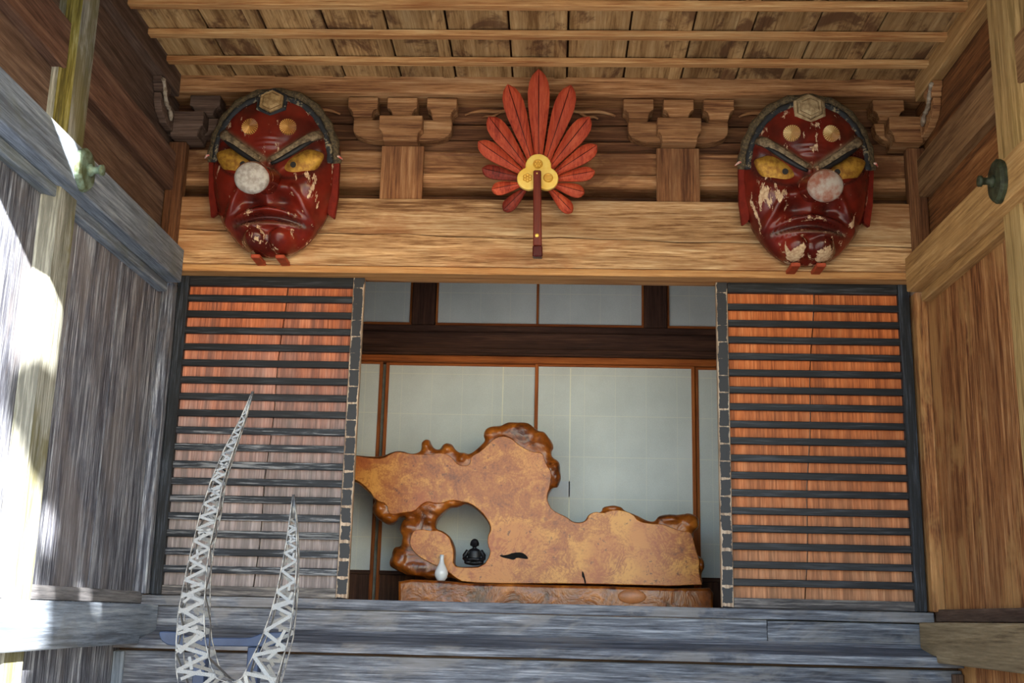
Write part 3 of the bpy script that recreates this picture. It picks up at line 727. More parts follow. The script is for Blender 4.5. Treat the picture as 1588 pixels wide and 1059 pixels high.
    strip('hair_band', pts, [.020+.003*math.sin(i*2.1) for i in range(n)], hair_m, 0.8)
    pts = []
    for th in tt:
        r = rim(th)*1.0; pts.append(Vector((r*math.cos(th), -0.055, WC+r*math.sin(th))))
    strip('fur_edge', pts, [.034+.005*math.sin(i*1.7) for i in range(n)], fur_m, 0.9)
    # hexagonal crest on top
    c = surf(0, .965, .014); bm = bmesh.new(); prev = None
    for r, d in ((.080, .01), (.080, -.016), (.072, -.026), (.062, -.022), (.048, -.034), (0.012, -.040)):
        ring = [bm.verts.new((r*math.cos(R(30+60*i)), d, r*.98*math.sin(R(30+60*i)))) for i in range(6)]
        if prev:
            for i in range(6): bm.faces.new((prev[i], prev[(i+1) % 6], ring[(i+1) % 6], ring[i]))
        prev = ring
    bm.faces.new(prev)
    bm2 = bmesh.new(); prev = None
    for r, d in ((.104, .035), (.104, -.004), (.090, -.012), (.080, -.004)):
        ring = [bm2.verts.new((r*math.cos(R(30+60*i)), d, r*.98*math.sin(R(30+60*i)))) for i in range(6)]
        if prev:
            for i in range(6): bm2.faces.new((prev[i], prev[(i+1) % 6], ring[(i+1) % 6], ring[i]))
        prev = ring
    bm2.faces.new(prev)
    g = part('hexagonal_crest', from_bm(bm, 'hexagonal_crest'), gem_col[0], None, c); g.rotation_euler = (R(-20), 0, 0)
    part('crest_rim', from_bm(bm2, 'crest_rim'), hair_m if not flip else gem_col[0], g)
    # long nose pointing outwards, worn blunt end
    bm = bmesh.new(); pts = []; rad = []
    for i in range(13):
        t = i/12; pts.append(Vector((0, -(.17+.385*t), .475-.045*t+0.012*math.sin(t*3.14)))); rad.append(.095-.022*math.sin(t*2.4)+.028*t**2)
    rad[-1] = rad[-2]*0.99
    tube_bm(bm, pts, rad, 28, 0.92, Vector((0, 0, 1)))
    lay = bm.loops.layers.color.new('paint')
    for f in bm.faces:
        for lp in f.loops:
            up_ = max(0, (lp.vert.co.z-.47)/.09); lp[lay] = (0.35*up_+nose_mats[1]*max(0, (-lp.vert.co.y-.3)/.25), 0.35 if lp.vert.co.z < .42 else 0, min(1, up_*1.6), 1)
    nose = part('nose', from_bm(bm, 'nose', True), lac)
    bm = bmesh.new(); prev = None; rN = rad[-1]
    for r, d in ((1.0, 0.012), (1.0, -.004), (.92, -.018), (.7, -.028), (.4, -.033), (.1, -.034)):
        ring = [bm.verts.new((rN*r*math.cos(2*math.pi*i/28), d, rN*.92*r*math.sin(2*math.pi*i/28))) for i in range(28)]
        if prev:
            for i in range(28): bm.faces.new((prev[i], prev[(i+1) % 28], ring[(i+1) % 28], ring[i]))
        prev = ring
    bm.faces.new(prev)
    part('nose_end', from_bm(bm, 'nose_end', True), nose_mats[0], nose, (pts[-1].x, pts[-1].y, pts[-1].z))
    return root
def peel_l(u, w_): return 0.55*gauss(math.hypot(u-.26, w_-.36), .10)+0.5*gauss(math.hypot(u-.20, w_-.12), .06)-.5*gauss(math.hypot(abs(u)-.07, w_-.13), .05)+0.4*gauss(math.hypot(u+.30, w_-.40), .07)+.35*gauss(math.hypot(u+.17, w_-.10), .07)
def peel_r(u, w_): return 1.0*gauss(math.hypot(u+.27, w_-.45), .10)+1.3*gauss(math.hypot(abs(u)-.085, w_-.095), .06)+.7*gauss(math.hypot(u+.22, w_-.80), .10)+.9*gauss(math.hypot(u, w_-.72), .035)+.6*gauss(math.hypot(u+.02, w_-.27), .09)+.3*gauss(math.hypot(u+.28, w_-.25), .08)
def fluted(name, c1, c2):
    N = NT(name); v, _ = N.coords(False); sp = N.n('ShaderNodeSeparateXYZ'); N.l(v, sp.inputs[0])
    an = N.math('ARCTAN2', sp.outputs[0], sp.outputs[2]); st = N.math('MULTIPLY_ADD', N.math('SINE', N.math('MULTIPLY', an, 24.0)), 0.5, 0.5)
    n = N.noise(v, 40, 4, .6)
    N.l(N.mix(N.ramp(N.math('ADD', N.math('MULTIPLY', st, .75), N.math('MULTIPLY', n, .35)), .25, .75), c2, c1), N.b.inputs['Base Color'])
    N.b.inputs['Roughness'].default_value = 0.5; N.b.inputs['Metallic'].default_value = 0.1; return N.m
gold = fluted('gilt_flutes', rgb(220,164,84), rgb(110,62,24)); 
crest_l = plain('crest_gilt', rgb(176,146,98), rough=0.7, metal=0.1, scale=34, col2=rgb(134,104,64))
crest_r = plain('crest_bone', rgb(176,156,118), rough=0.8, scale=30, col2=rgb(134,112,80))
gold_pale = fluted('gilt_flutes_pale', rgb(216,188,128), rgb(150,98,44))
cap_r = plain('nose_end_red_white', rgb(166,158,150), rough=0.7, scale=14, col2=rgb(138,84,66), bump=0.4)
mask((-1.635, -0.135, 3.575), 'red long nosed mask on the left with a blunt grey nose end', 0.22, 3, (cap_m, 0.0), (crest_l, gold), peel_l, False)
mask((1.588, -0.135, 3.560), 'red long nosed mask on the right with cream flaking paint', 0.24, 11, (cap_r, 0.25), (crest_r, gold_pale), peel_r, True)
peg_m = plain('peg_red', rgb(176,72,40), rough=0.6, scale=20)
for x, z, lb in ((-1.715, 3.622, 'red wooden peg under the left mask, left of its pair'), (-1.565, 3.622, 'red wooden peg under the left mask, right of its pair'),
                 (1.515, 3.610, 'red wooden peg under the right mask, left of its pair'), (1.665, 3.610, 'red wooden peg under the right mask, right of its pair')):
    tag(box('wooden_peg', x-0.028, x+0.028, -0.27, -0.10, z-0.052, z-0.028, peg_m, bev=0.004), lb, 'peg', 'mask pegs')

# ================================================================== feather fan
fan = empty('feather_fan', (0, -0.14, 3.6), 'red feather shaped wooden fan with a gold trefoil hub above the doorway', 'fan')
FYB = -0.20; FYT = -0.36
def fp(cx, cy):                       # point of the fan plane (leans forward towards the top)
    px, py = 720+cx/3.113, 90+cy/3.113
    Y = FYB
    for _ in range(6):
        p = at(px, py, Y); Y = FYB+(FYT-FYB)*min(1, max(0, (p[2]-3.6)/1.2))
    return Vector(p)
feath = wood('feather_red', rgb(140,46,26), rgb(182,72,42), rgb(200,94,60), axis='z', rings=6, rough=0.6, fine=0.6, var=0.12)
feath_d = wood('feather_dark_red', rgb(82,26,18), rgb(122,40,26), rgb(140,54,36), axis='z', rings=6, rough=0.6, fine=0.6, var=0.1)
quill = plain('quill_dark', rgb(52,20,14), rough=0.7)
FE = [((360,58),(358,500),53,0),((210,135),(325,500),50,0),((515,135),(395,500),50,0),((118,290),(300,530),46,0),((605,288),(415,530),46,0),((68,410),(285,560),40,0),((640,425),(435,560),40,0),
      ((86,540),(275,585),33,1),((630,550),(440,585),33,0),((133,640),(280,612),32,0),((580,652),(430,612),32,0),((190,740),(300,630),32,1),((520,745),(410,630),32,0)]
for k, (tip, base, hw, dk) in enumerate(FE):
    a = Vector((base[0], base[1])); b = Vector((tip[0], tip[1])); d = b-a; L = d.length; d.normalize(); nrm = Vector((-d.y, d.x))
    prof_ = [(0, .36), (.15, .46), (.4, .76), (.62, .97), (.75, 1.0), (.86, .88), (.94, .60), (.985, .26), (1.0, 0.02)]
    bm = bmesh.new(); rows = []
    yo = -0.010*(k % 2)-0.004
    for t, wv in prof_:
        row = []
        for s in (-1, -.55, -.06, 0, .06, .55, 1):
            q = a+d*(t*L)+nrm*(s*hw*wv); P_ = fp(q.x, q.y)
            hgt = 0.016*(1-s*s) if abs(s) > .1 else (0.008 if s == 0 else 0.0155)
            row.append((bm.verts.new(P_+Vector((0, yo-hgt, 0))), bm.verts.new(P_+Vector((0, yo+0.012, 0)))))
        rows.append(row)
    for r0, r1 in zip(rows, rows[1:]):
        for i in range(6):
            bm.faces.new((r0[i][0], r0[i+1][0], r1[i+1][0], r1[i][0])); bm.faces.new((r0[i][1], r1[i][1], r1[i+1][1], r0[i+1][1]))
        bm.faces.new((r0[0][0], r1[0][0], r1[0][1], r0[0][1])); bm.faces.new((r0[6][0], r0[6][1], r1[6][1], r1[6][0]))
    for row in (rows[0], rows[-1]):
        for i in range(6): bm.faces.new((row[i][0], row[i][1], row[i+1][1], row[i+1][0]))
    org = fp(a.x, a.y)
    for v in bm.verts: v.co -= org
    f = mesh_obj('feather', from_bm(bm, 'feather', False), feath_d if dk else feath, fan, org)
    p0 = fp(*(a+d*L*.05)); p1 = fp(*(a+d*L*.93)); mid = fp(*(a+d*L*.5))
    q = tube('quill', [p0+Vector((0, yo-.011, 0)), mid+Vector((0, yo-.011, 0)), p1+Vector((0, yo-.011, 0))], [.0050, .0038, .0018], quill, f, (0, 0, 0), seg=6)
# gold trefoil hub
gold_b = plain('bright_gold', rgb(252,222,122), rough=0.45, metal=0.1, scale=9, col2=rgb(244,200,84), bump=0.1)
gold_d = plain('gold_relief', rgb(222,172,64), 0.45, metal=0.2, scale=20, col2=rgb(196,140,40))
ctr = [(358, 535, 62), (312, 597, 56), (398, 597, 56)]
out = []
for i in range(96):
    th = 2*math.pi*i/96; dx, dy = math.cos(th), math.sin(th); ox, oy = 356, 575; best = 20
    for (x, y, r) in ctr:
        ex, ey = ox-x, oy-y; B_ = ex*dx+ey*dy; C_ = ex*ex+ey*ey-r*r; D_ = B_*B_-C_
        if D_ > 0: best = max(best, -B_+math.sqrt(D_))
    out.append((ox+dx*best, oy+dy*best))
hubp = [fp(*p) for p in out]; c0 = fp(356, 575)
hub = curve_solid('hub', [[(p.x-c0.x, p.z-c0.z) for p in hubp]], 0.010, 0.006, gold_b, fan, (c0.x, c0.y-0.038, c0.z), res=2)
hub.data.polygons.foreach_set('use_smooth', [False]*len(hub.data.polygons))
def emb(cx, cy, build):
    p = fp(cx, cy); bm = bmesh.new(); build(bm); return mesh_obj('crest_emblem', from_bm(bm, 'crest_emblem'), gold_d, hub, (p.x, c0.y-0.0545, p.z))
def ringm(bm, r, w_=0.004, n=28, c=(0, 0)):
    tube_bm(bm, [Vector((c[0]+r*math.cos(2*math.pi*i/n), 0, c[1]+r*math.sin(2*math.pi*i/n))) for i in range(n+1)], w_, 5, 1.0, Vector((0, -1, 0)))
def e1(bm):
    ringm(bm, .026)
    for i in range(6): ringm(bm, .008, .003, 12, (.014*math.cos(R(60*i)), .014*math.sin(R(60*i))))
    ringm(bm, .006, .003, 10)
def e2(bm):
    for i in range(6): ringm(bm, .010, .0032, 12, (.017*math.cos(R(60*i+30)), .017*math.sin(R(60*i+30))))
    ringm(bm, .009, .003, 12)
def e3(bm):
    ringm(bm, .026)
    for z in (-.014, -.005, .005, .014):
        h = math.sqrt(.024**2-z*z); tube_bm(bm, [Vector((-h, 0, z)), Vector((h, 0, z))], .003, 5)
emb(356, 525, e1); emb(306, 595, e2); emb(405, 595, e3)
# handle
hm = wood('handle_red_brown', rgb(74,24,16), rgb(112,38,24), rgb(134,54,36), axis='z', rings=6, rough=0.4, spec=0.5)
a = fp(353, 568); b = fp(355, 945)
def bar(name, p, q, w0, w1, d, mat, par, y):
    pts = [(p.x-w0, p.z), (p.x+w0, p.z), (q.x+w1, q.z), (q.x-w1, q.z)]
    return prism(name, pts, 'xz', y-d, y, mat, par, bev=0.006)
hy = c0.y-0.05
hd = bar('handle', a, b, .023, .026, .045, hm, fan, hy)
bar('handle_end', b, fp(355, 998), .029, .030, .058, plain('lacquer_dark', rgb(78,22,18), rough=0.25, spec=0.6), fan, hy+0.006)
rv = fp(352, 895); rvt = lathe('rivet', [(.012, 0), (.012, .004), (.006, .008)], gold_b, hd, (rv.x, hy-.045, rv.z), seg=12); rvt.rotation_euler = (R(90), 0, 0)
rv = fp(352, 585); rvt = lathe('rivet', [(.005, 0), (.005, .003), (.002, .005)], gold_b, hd, (rv.x, hy-.045, rv.z), seg=10); rvt.rotation_euler = (R(90), 0, 0)
# back bar that carries the fan against the lintel
box('mount_bar', a.x-0.018, a.x+0.018, hy+0.002, -0.121, 3.66, 3.70, hm, fan)
box('mount_bar', a.x-0.018, a.x+0.018, hy+0.002, -0.121, 3.93, 3.97, hm, fan)

# ================================================================== burl slab inside
SY = 1.25
def A(x, y): return (540+x/3.115, 620+y/3.115)
def B(x, y): return (830+x/3.31, 640+y/3.31)
def sp_(p, Y=SY): q = at(p[0], p[1], Y); return (q[0], q[2])
outer = [A(*p) for p in [(-10,258),(30,262),(100,268),(160,268),(200,250),(235,240),(270,245),(300,258),(345,248),(358,215),(375,202),(395,205),(415,235),(455,235),(475,213),(515,232),(540,258),(585,260),(640,215),(690,155),(740,112),(800,105),(880,118),(940,160),(985,240),(978,290),(1015,330),(1010,395),(970,440),(960,490),(985,530),(1059,562)]]
outer += [B(*p) for p in [(190,555),(235,560),(262,548),(270,520),(310,502),(340,512),(380,482),(430,473),(455,497),(520,520),(570,548),(610,558),(640,535),(740,517),(800,515),(838,545),(838,585),(808,620),(830,720),(870,770),(855,830),(872,897)]]
outer += [A(*p) for p in [(1059,890),(800,892),(548,890),(500,852),(430,866),(380,852),(300,822),(240,810),(215,780),(235,745),(255,705),(252,665),(290,605),(330,572),(322,558),(235,560),(215,592),(190,602),(150,582),(120,555),(122,512),(132,490),(95,448),(40,396),(-10,385)]]
hole = [A(*p) for p in [(420,585),(436,560),(480,520),(540,495),(590,505),(640,545),(675,590),(686,625),(668,660),(680,700),(686,740),(650,800),(560,806),(510,802),(512,760),(515,720),(495,665),(470,640),(440,625),(415,620)]]
c0 = sp_((800, 800))
def loc_(pts, it=1): return smooth_closed([(sp_(p)[0]-c0[0], sp_(p)[1]-c0[1]) for p in pts], it)
def bark():
    N = NT('burl_rim'); v, _ = N.coords(False)
    n = N.noise(v, 5, 5, 0.6, 0.8); n2 = N.noise(v, 28, 4)
    t = N.math('ADD', N.math('MULTIPLY', n, .75), N.math('MULTIPLY', n2, .25))
    c = N.mix(N.ramp(t, .38, .54), rgb(72,32,10), rgb(140,74,22)); c = N.mix(N.ramp(t, .52, .66), c, rgb(186,110,40))
    N.l(c, N.b.inputs['Base Color']); N.b.inputs['Roughness'].default_value = 0.28; N.b.inputs['Specular IOR Level'].default_value = 0.5
    N.bump(n, 0.5, 0.03); return N.m
def burl():
    N = NT('burl_face'); v, _ = N.coords(False)
    big = N.noise(v, 1.9, 3, 0.5, 0.6); med = N.noise(v, 7.5, 5, 0.65, 1.2)
    wv = N.noise(v, 3.2, 3, 0.5, 1.4)
    ring = N.math('MULTIPLY_ADD', N.math('SINE', N.math('MULTIPLY', wv, 120.0)), 0.5, 0.5)
    f = N.noise(v, 70, 4, 0.7)
    t = N.math('ADD', N.math('MULTIPLY', big, .55), N.math('MULTIPLY', med, .60)); t = N.math('ADD', t, N.math('MULTIPLY', f, .36))
    t = N.math('ADD', t, N.math('MULTIPLY', N.math('MULTIPLY', ring, N.ramp(N.noise(v, 1.3, 2), .42, .62)), .10))
    c = N.mix(N.ramp(t, .56, .74), rgb(106,50,14), rgb(174,98,34)); c = N.mix(N.ramp(t, .72, .90), c, rgb(218,152,66))
    c = N.mix(N.math('MULTIPLY', N.ramp(N.noise(v, 1.6, 2, .5, .4), .5, .6), .45), c, rgb(178,88,40))
    spk = N.math('MULTIPLY', N.ramp(N.noise(v, 30, 3, .6), .60, .68), N.ramp(N.noise(v, 3.5, 2), .46, .58))
    c = N.mix(N.math('MULTIPLY', spk, .8), c, rgb(86,40,14))
    N.l(c, N.b.inputs['Base Color']); N.b.inputs['Roughness'].default_value = 0.36; N.b.inputs['Specular IOR Level'].default_value = 0.45
    N.bump(f, 0.05, 0.003); return N.m
bark_m = bark(); burl_m = burl()
slab = empty('burl_slab', (c0[0], SY, at(800, 905, SY)[2]), 'huge golden burl wood slab with a round hollow standing inside the doorway', 'wood slab')
def rough(o, amp, sc):
    o.data.polygons.foreach_set('use_smooth', [True]*len(o.data.polygons))
    return o
f1 = [A(*p) for p in [(-8,268),(42,272),(110,284),(170,285),(205,264),(240,250),(300,264),(350,264),(400,264),(450,255),(500,276),(525,310),(548,320),(588,318),(595,272),(640,252),(700,192),(740,174),(790,187),(820,217),(860,240),(900,256),(938,254),(955,310),(985,355),(975,420),(960,460),(962,490),(985,535),(1059,570)]]
f1 += [B(*p) for p in [(190,563),(235,568),(266,552),(275,525),(310,508),(345,518),(390,500),(440,500),(500,520),(530,560),(610,572),(650,572),(700,590),(745,608),(798,612),(808,640),(822,700),(842,760),(838,800),(845,850),(860,893)]]
f1 += [A(*p) for p in [(1059,886),(800,888),(560,882),(520,860),(490,835),(450,812),(400,790),(350,762),(318,735),(298,700),(302,660),(320,630),(360,626),(400,634),(440,630),(488,662),(498,690),(512,740),(505,803),(560,812),(652,808),(692,742),(674,700),(675,660),(692,625),(680,588),(644,540),(592,500),(545,492),(500,484),(455,500),(420,502),(385,490),(352,508),(322,540),(270,545),(218,556),(196,548),(188,502),(135,488),(100,432),(42,386),(-8,376)]]
face = curve_solid('cut_face', [loc_(f1)], 0.010, 0.004, burl_m, slab, (c0[0], SY-0.005, c0[1]), res=1)
# rounded rim with burl knobs grown together
def merge_rim(kn):
    rimo = curve_solid('rim', [loc_(outer), loc_(hole)], 0.05, 0.045, None, None, (0, 0, 0), res=4)
    bm = bmesh.new(); bm.from_mesh(rimo.data)
    rk = random.Random(3)
    for i, (p, rx, rz) in enumerate(kn):
        q = at(p[0], p[1], SY+0.05); c = Vector((q[0]-c0[0], -0.045, q[2]-c0[1]))
        for v in bmesh.ops.create_icosphere(bm, subdivisions=3, radius=1.0)['verts']:
            k = 1+0.25*mnoise.noise(v.co*1.5+Vector((i*3.1, 0, 0))); v.co = Vector((v.co.x*rx*k, v.co.y*.068*k, v.co.z*rz*k))+c
    me = bpy.data.meshes.new('rim'); bm.to_mesh(me); bm.free(); rimo.data = me
    m = rimo.modifiers.new('r', 'REMESH'); m.mode = 'VOXEL'; m.voxel_size = 0.011; m.use_smooth_shade = True
    sm = rimo.modifiers.new('s', 'SMOOTH'); sm.iterations = 7; sm.factor = 0.5
    me2 = evaluated(rimo, 'rim'); bpy.data.objects.remove(rimo); me2.materials.clear()
    return mesh_obj('rim', me2, bark_m, slab, (c0[0], SY+0.10, c0[1]))
kn = [(A(380,225),.045,.06),(A(480,238),.06,.05),(A(555,285),.05,.055),(A(820,160),.17,.10),(A(920,215),.12,.11),(A(985,345),.07,.12),(A(720,165),.12,.07),(A(380,525),.11,.075),(A(500,500),.09,.04),(A(160,525),.07,.085),(A(200,575),.07,.04),(A(300,620),.09,.075),(A(390,590),.06,.05),(A(255,770),.09,.11),(A(330,815),.13,.07),(A(420,845),.10,.04),(B(395,492),.085,.028),(B(700,550),.13,.045),(B(790,565),.085,.075),(B(850,780),.03,.06),(A(1000,375),.05,.08)]
merge_rim([(p, rx*.85, rz*.85) for p, rx, rz in kn])
# dark pits in the face
pit = plain('pit_black', rgb(14,10,8), rough=0.9)
p1 = [A(*p) for p in [(728,750),(760,752),(800,738),(840,737),(862,752),(872,770),(845,768),(815,762),(800,775),(775,768),(745,762)]]
p2 = [B(*p) for p in [(240,808),(252,830),(262,880),(254,880),(248,850),(238,840)]]
for q in (p1, p2): curve_solid('pit', [loc_(q, 1)], 0.003, 0.001, pit, face, (c0[0], SY-0.017, c0[1]), res=0)
# ---- the log plank it stands on
basep = [(at(px, py, 1.15)[0], at(px, py, 1.15)[2]) for px, py in [(620,902),(640,899),(690,901),(730,905),(800,906),(860,908),(920,909),(985,911),(1040,913),(1098,912),(1104,920),(1103,960),(860,960),(620,955)]]
basep = [(x, max(z, 1.505)) for x, z in basep]
cz = (sum(p[0] for p in basep)/len(basep), 1.56)
log = tag(curve_solid('log_plank', [[(x-cz[0], z-cz[1]) for x, z in basep]], 0.22, 0.02, bark_m, None, (cz[0], 1.30, cz[1]), res=3), 'long varnished log plank under the burl slab', 'plank')
log['label'] = 'long varnished brown log plank carrying the burl slab'
kb = at(980, 925, 1.06)
bm = bmesh.new(); bmesh.ops.create_icosphere(bm, subdivisions=3, radius=1.0)
for v in bm.verts: v.co = Vector((v.co.x*.095, v.co.y*.02, v.co.z*.048))
mesh_obj('cut_knot', from_bm(bm, 'cut_knot', True), plain('cut_knot', rgb(196,128,82), rough=0.4, scale=14), log, kb)
# ---- white vase
vz = at(684, 900.5, 1.13)
va = lathe('vase', [(r_*1.12, z_*1.1) for r_, z_ in [(.020,0),(.024,.002),(.036,.02),(.041,.042),(.038,.062),(.026,.088),(.016,.108),(.0125,.13),(.0125,.150),(.0145,.158),(.011,.158)]], plain('white_porcelain', rgb(232,236,240), rough=0.15, spec=0.6, var=0.01), None, (vz[0], 1.13, vz[2]), seg=32)
tag(va, 'small white bottle vase in front of the burl slab', 'vase')
# ---- seated figure
def statue():
    bm = bmesh.new()
    def ball(c, r):
        m = bmesh.ops.create_icosphere(bm, subdivisions=3, radius=1.0)['verts']
        for v in m: v.co = Vector((c[0]+v.co.x*r[0], c[1]+v.co.y*r[1], c[2]+v.co.z*r[2]))
    ball((0, 0, .017), (.060, .044, .017))
    for s in (-1, 1): ball((s*.040, -.016, .020), (.028, .024, .015))
    tube_bm(bm, [Vector((0, .006, z)) for z in (.012, .030, .048, .066, .084, .100, .112, .120)], [.044, .047, .048, .047, .046, .043, .033, .016], 24, 0.62, Vector((0, 1, 0)))
    for s in (-1, 1):
        tube_bm(bm, [Vector((s*.044, .002, .102)), Vector((s*.066, -.004, .068)), Vector((s*.066, -.016, .042))], [.016, .017, .016], 10)
        tube_bm(bm, [Vector((s*.066, -.016, .042)), Vector((s*.030, -.040, .040)), Vector((0, -.044, .043))], [.014, .012, .010], 10)
        ball((s*.026, .004, .148), (.005, .007, .014))
    tube_bm(bm, [Vector((0, .006, .108)), Vector((0, .004, .138))], [.015, .014], 10)
    ball((0, .002, .154), (.0285, .028, .031)); ball((0, -.026, .151), (.004, .006, .007))
    me = from_bm(bm, 'statuette'); o = bpy.data.objects.new('tmp', me); COL.objects.link(o)
    m = o.modifiers.new('r', 'REMESH'); m.mode = 'VOXEL'; m.voxel_size = 0.0026; m.use_smooth_shade = True
    s_ = o.modifiers.new('s', 'SMOOTH'); s_.iterations = 1
    me2 = evaluated(o, 'statuette'); bpy.data.objects.remove(o); return me2
bp = at(735, 876, SY+0.06)
bz = plain('dark_bronze_statue', rgb(34,36,42), rough=0.4, metal=0.3, scale=60, col2=rgb(18,18,22))
stt = mesh_obj('statuette', statue(), bz, None, (bp[0], SY+0.06, bp[2]-0.004)); stt.data.materials.clear(); stt.data.materials.append(bz)
tag(stt, 'small dark bronze seated figure in the hollow of the burl slab', 'statue')

# ================================================================== steel lattice horn sculpture
HY = -1.5
sc = empty('horn_sculpture', (at(360, 1000, HY)[0], HY, 0.0), 'tall steel lattice sculpture of two upturned horns in front of the left door', 'sculpture')
Lh = [(607,391.5,393),(649,374,381),(698,349,364),(747,329,348),(796,314,340),(845,302,329),(880,294,324),(916,287,322),(954,281,321),(991,279,323),(1029,279,332)]
Rh = [(767,454.5,456),(800,450.5,459),(830,447,461),(860,442.5,462),(916,432,460),(954,422,456),(991,409,451),(1029,388,442)]
# spine sections: (outer point, inner point), left tip -> bottom -> right tip
sec = [((a, y), (b, y)) for y, a, b in Lh]
sec += [((284,1062),(342,1050)), ((300,1092),(356,1056)), ((330,1112),(366,1057)), ((365,1116),(374,1055)), ((400,1103),(382,1049)), ((428,1072),(386,1040))]
sec += [((b, y), (a, y)) for y, a, b in reversed(Rh[:-1])]
sec[-9+1:-9+1] = []
P3 = [(Vector(at(*o, HY)), Vector(at(*i, HY))) for o, i in sec]
steel = plain('galvanised_steel', rgb(150,150,148), rough=0.42, metal=0.7, scale=30, col2=rgb(84,86,90), bump=0.2)
# resample
def resample(P, n):
    L = [0]
    for a, b in zip(P, P[1:]): L.append(L[-1]+(((a[0]+a[1])-(b[0]+b[1]))/2).length)
    out = []
    for k in range(n):
        s = L[-1]*k/(n-1); i = max(j for j in range(len(L)-1) if L[j] <= s+1e-9); t = (s-L[i])/(L[i+1]-L[i])
        out.append(tuple(P[i][m].lerp(P[i+1][m], t) for m in (0, 1)))
    return out
N_ = 72; RS = resample(P3, N_)
def corner(k, e):                     # four edges of the box section
    o, i = RS[k]; wd = (o-i).length*0.5
    base = o if e in (0, 1) else i
    return base+Vector((0, -wd*0.8 if e in (0, 3) else wd*0.8, 0))
for e in range(4):
    tube('edge_rod', [corner(k, e) for k in range(N_)], 0.0035, steel, sc, (0, 0, 0), seg=6, upv=Vector((0, 1, 0)))
ub = bmesh.new(); bmesh.ops.create_cube(ub, size=1.0); unit = from_bm(ub, 'strip'); unit.materials.append(steel)
rs = random.Random(21)
def strip_between(p, q, nrm, wd):
    d = q-p; L = d.length
    if L < 0.006: return
    x = d.normalized(); y = nrm.cross(x).normalized(); z = x.cross(y)
    m = Matrix((x*L, y*wd, z*0.003)).transposed().to_4x4(); m.translation = (p+q)/2-wloc(sc)
    o = bpy.data.objects.new('strip', unit); COL.objects.link(o); o.parent = sc; o.matrix_local = m
cnt = 0
for e in range(4):
    k = 1.5; side_ = 0
    while k < N_-3 and cnt < 296:
        wd_here = (RS[int(k)][0]-RS[int(k)][1]).length
        step = max(0.55, min(1.7, wd_here/0.075)) * rs.uniform(0.6, 1.35) * (0.95 if e in (1, 3) else 2.6)
        k2 = min(N_-2, k+step)
        def pt(kk, ee):
            i = int(kk); t = kk-i; return corner(i, ee).lerp(corner(min(i+1, N_-1), ee), t)
        a, b = (e, (e+1) % 4)
        p, q = (pt(k, a), pt(k2, b)) if side_ else (pt(k, b), pt(k2, a))
        nrm = (pt(k, b)-pt(k, a)).cross(pt(k+0.5, a)-pt(k, a)).normalized()
        bw = min(0.0165, 0.005+wd_here*0.09)
        strip_between(p, q, nrm, bw); cnt += 1
        if rs.random() < 0.5 and e in (1, 3):
            strip_between(pt(k+rs.uniform(0, .5), a).lerp(pt(k, b), rs.uniform(0, .7)), pt(k2+rs.uniform(-.3, .3), b).lerp(pt(k2, a), rs.uniform(0, .5)), nrm, bw*.9); cnt += 1
        side_ = 1-side_; k = k2 if rs.random() < .75 else k2-step*.35
for kk in (0, N_-1):
    o, i = RS[kk]; o2, i2 = RS[3 if kk == 0 else N_-4]
    tube('tip', [(o2+i2)/2, (o+i)/2], [max(.006, (o2-i2).length*.3), .002], steel, sc, (0, 0, 0), seg=8, upv=Vector((0, 1, 0)))
bx_ = at(358, 1100, HY)
tube('post', [(bx_[0], HY, 0.12), (bx_[0], HY, bx_[2]-0.03)], 0.035, steel, sc, (0, 0, 0), seg=16, upv=Vector((0, 1, 0)))
box('base_plate', bx_[0]-0.3, bx_[0]+0.3, HY-0.3, HY+0.3, 0.0, 0.12, plain('stone_base', rgb(140,138,132), rough=0.9), sc)

# ---- black lacquer stand behind the sculpture, blue skylight mixed into its colour
TY = -0.95
black_sky = plain('black_lacquer_sky_tint', rgb(44,62,94), rough=0.42, spec=0.5, scale=8, col2=rgb(34,50,80), bump=0.05)
def C_(x, y): p = at(240+x/5.323, 860+y/5.323, TY); return (p[0], p[2])
std = empty('rest_stand', (C_(430, 700)[0], TY, 0.60), 'black lacquer rest with upturned ends behind the horn sculpture, coloured blue for skylight', 'stand')
barp = [C_(*p) for p in [(60,636),(72,632),(190,635),(260,660),(330,678),(450,683),(770,685),(815,680),(850,668),(890,652),(985,640),(1080,640),(1075,680),(1040,725),(985,755),(900,757),(440,752),(170,748),(125,740),(85,712),(64,672)]]
prism('crossbar', barp, 'xz', TY-0.05, TY+0.05, black_sky, std, bev=0.004)
for x in (395, 830):
    p0 = C_(x-48, 759); p1 = C_(x+48, 759)
    box('leg', p0[0], p1[0], TY-0.035, TY+0.035, 0.64, p0[1], black_sky, std)
box('foot', C_(150, 0)[0], C_(1000, 0)[0], TY-0.12, TY+0.12, 0.0, 0.639, black_sky, std)
std.location.z = 0.0
for c in std.children: c.location.z += 0.60

print('strips', cnt)

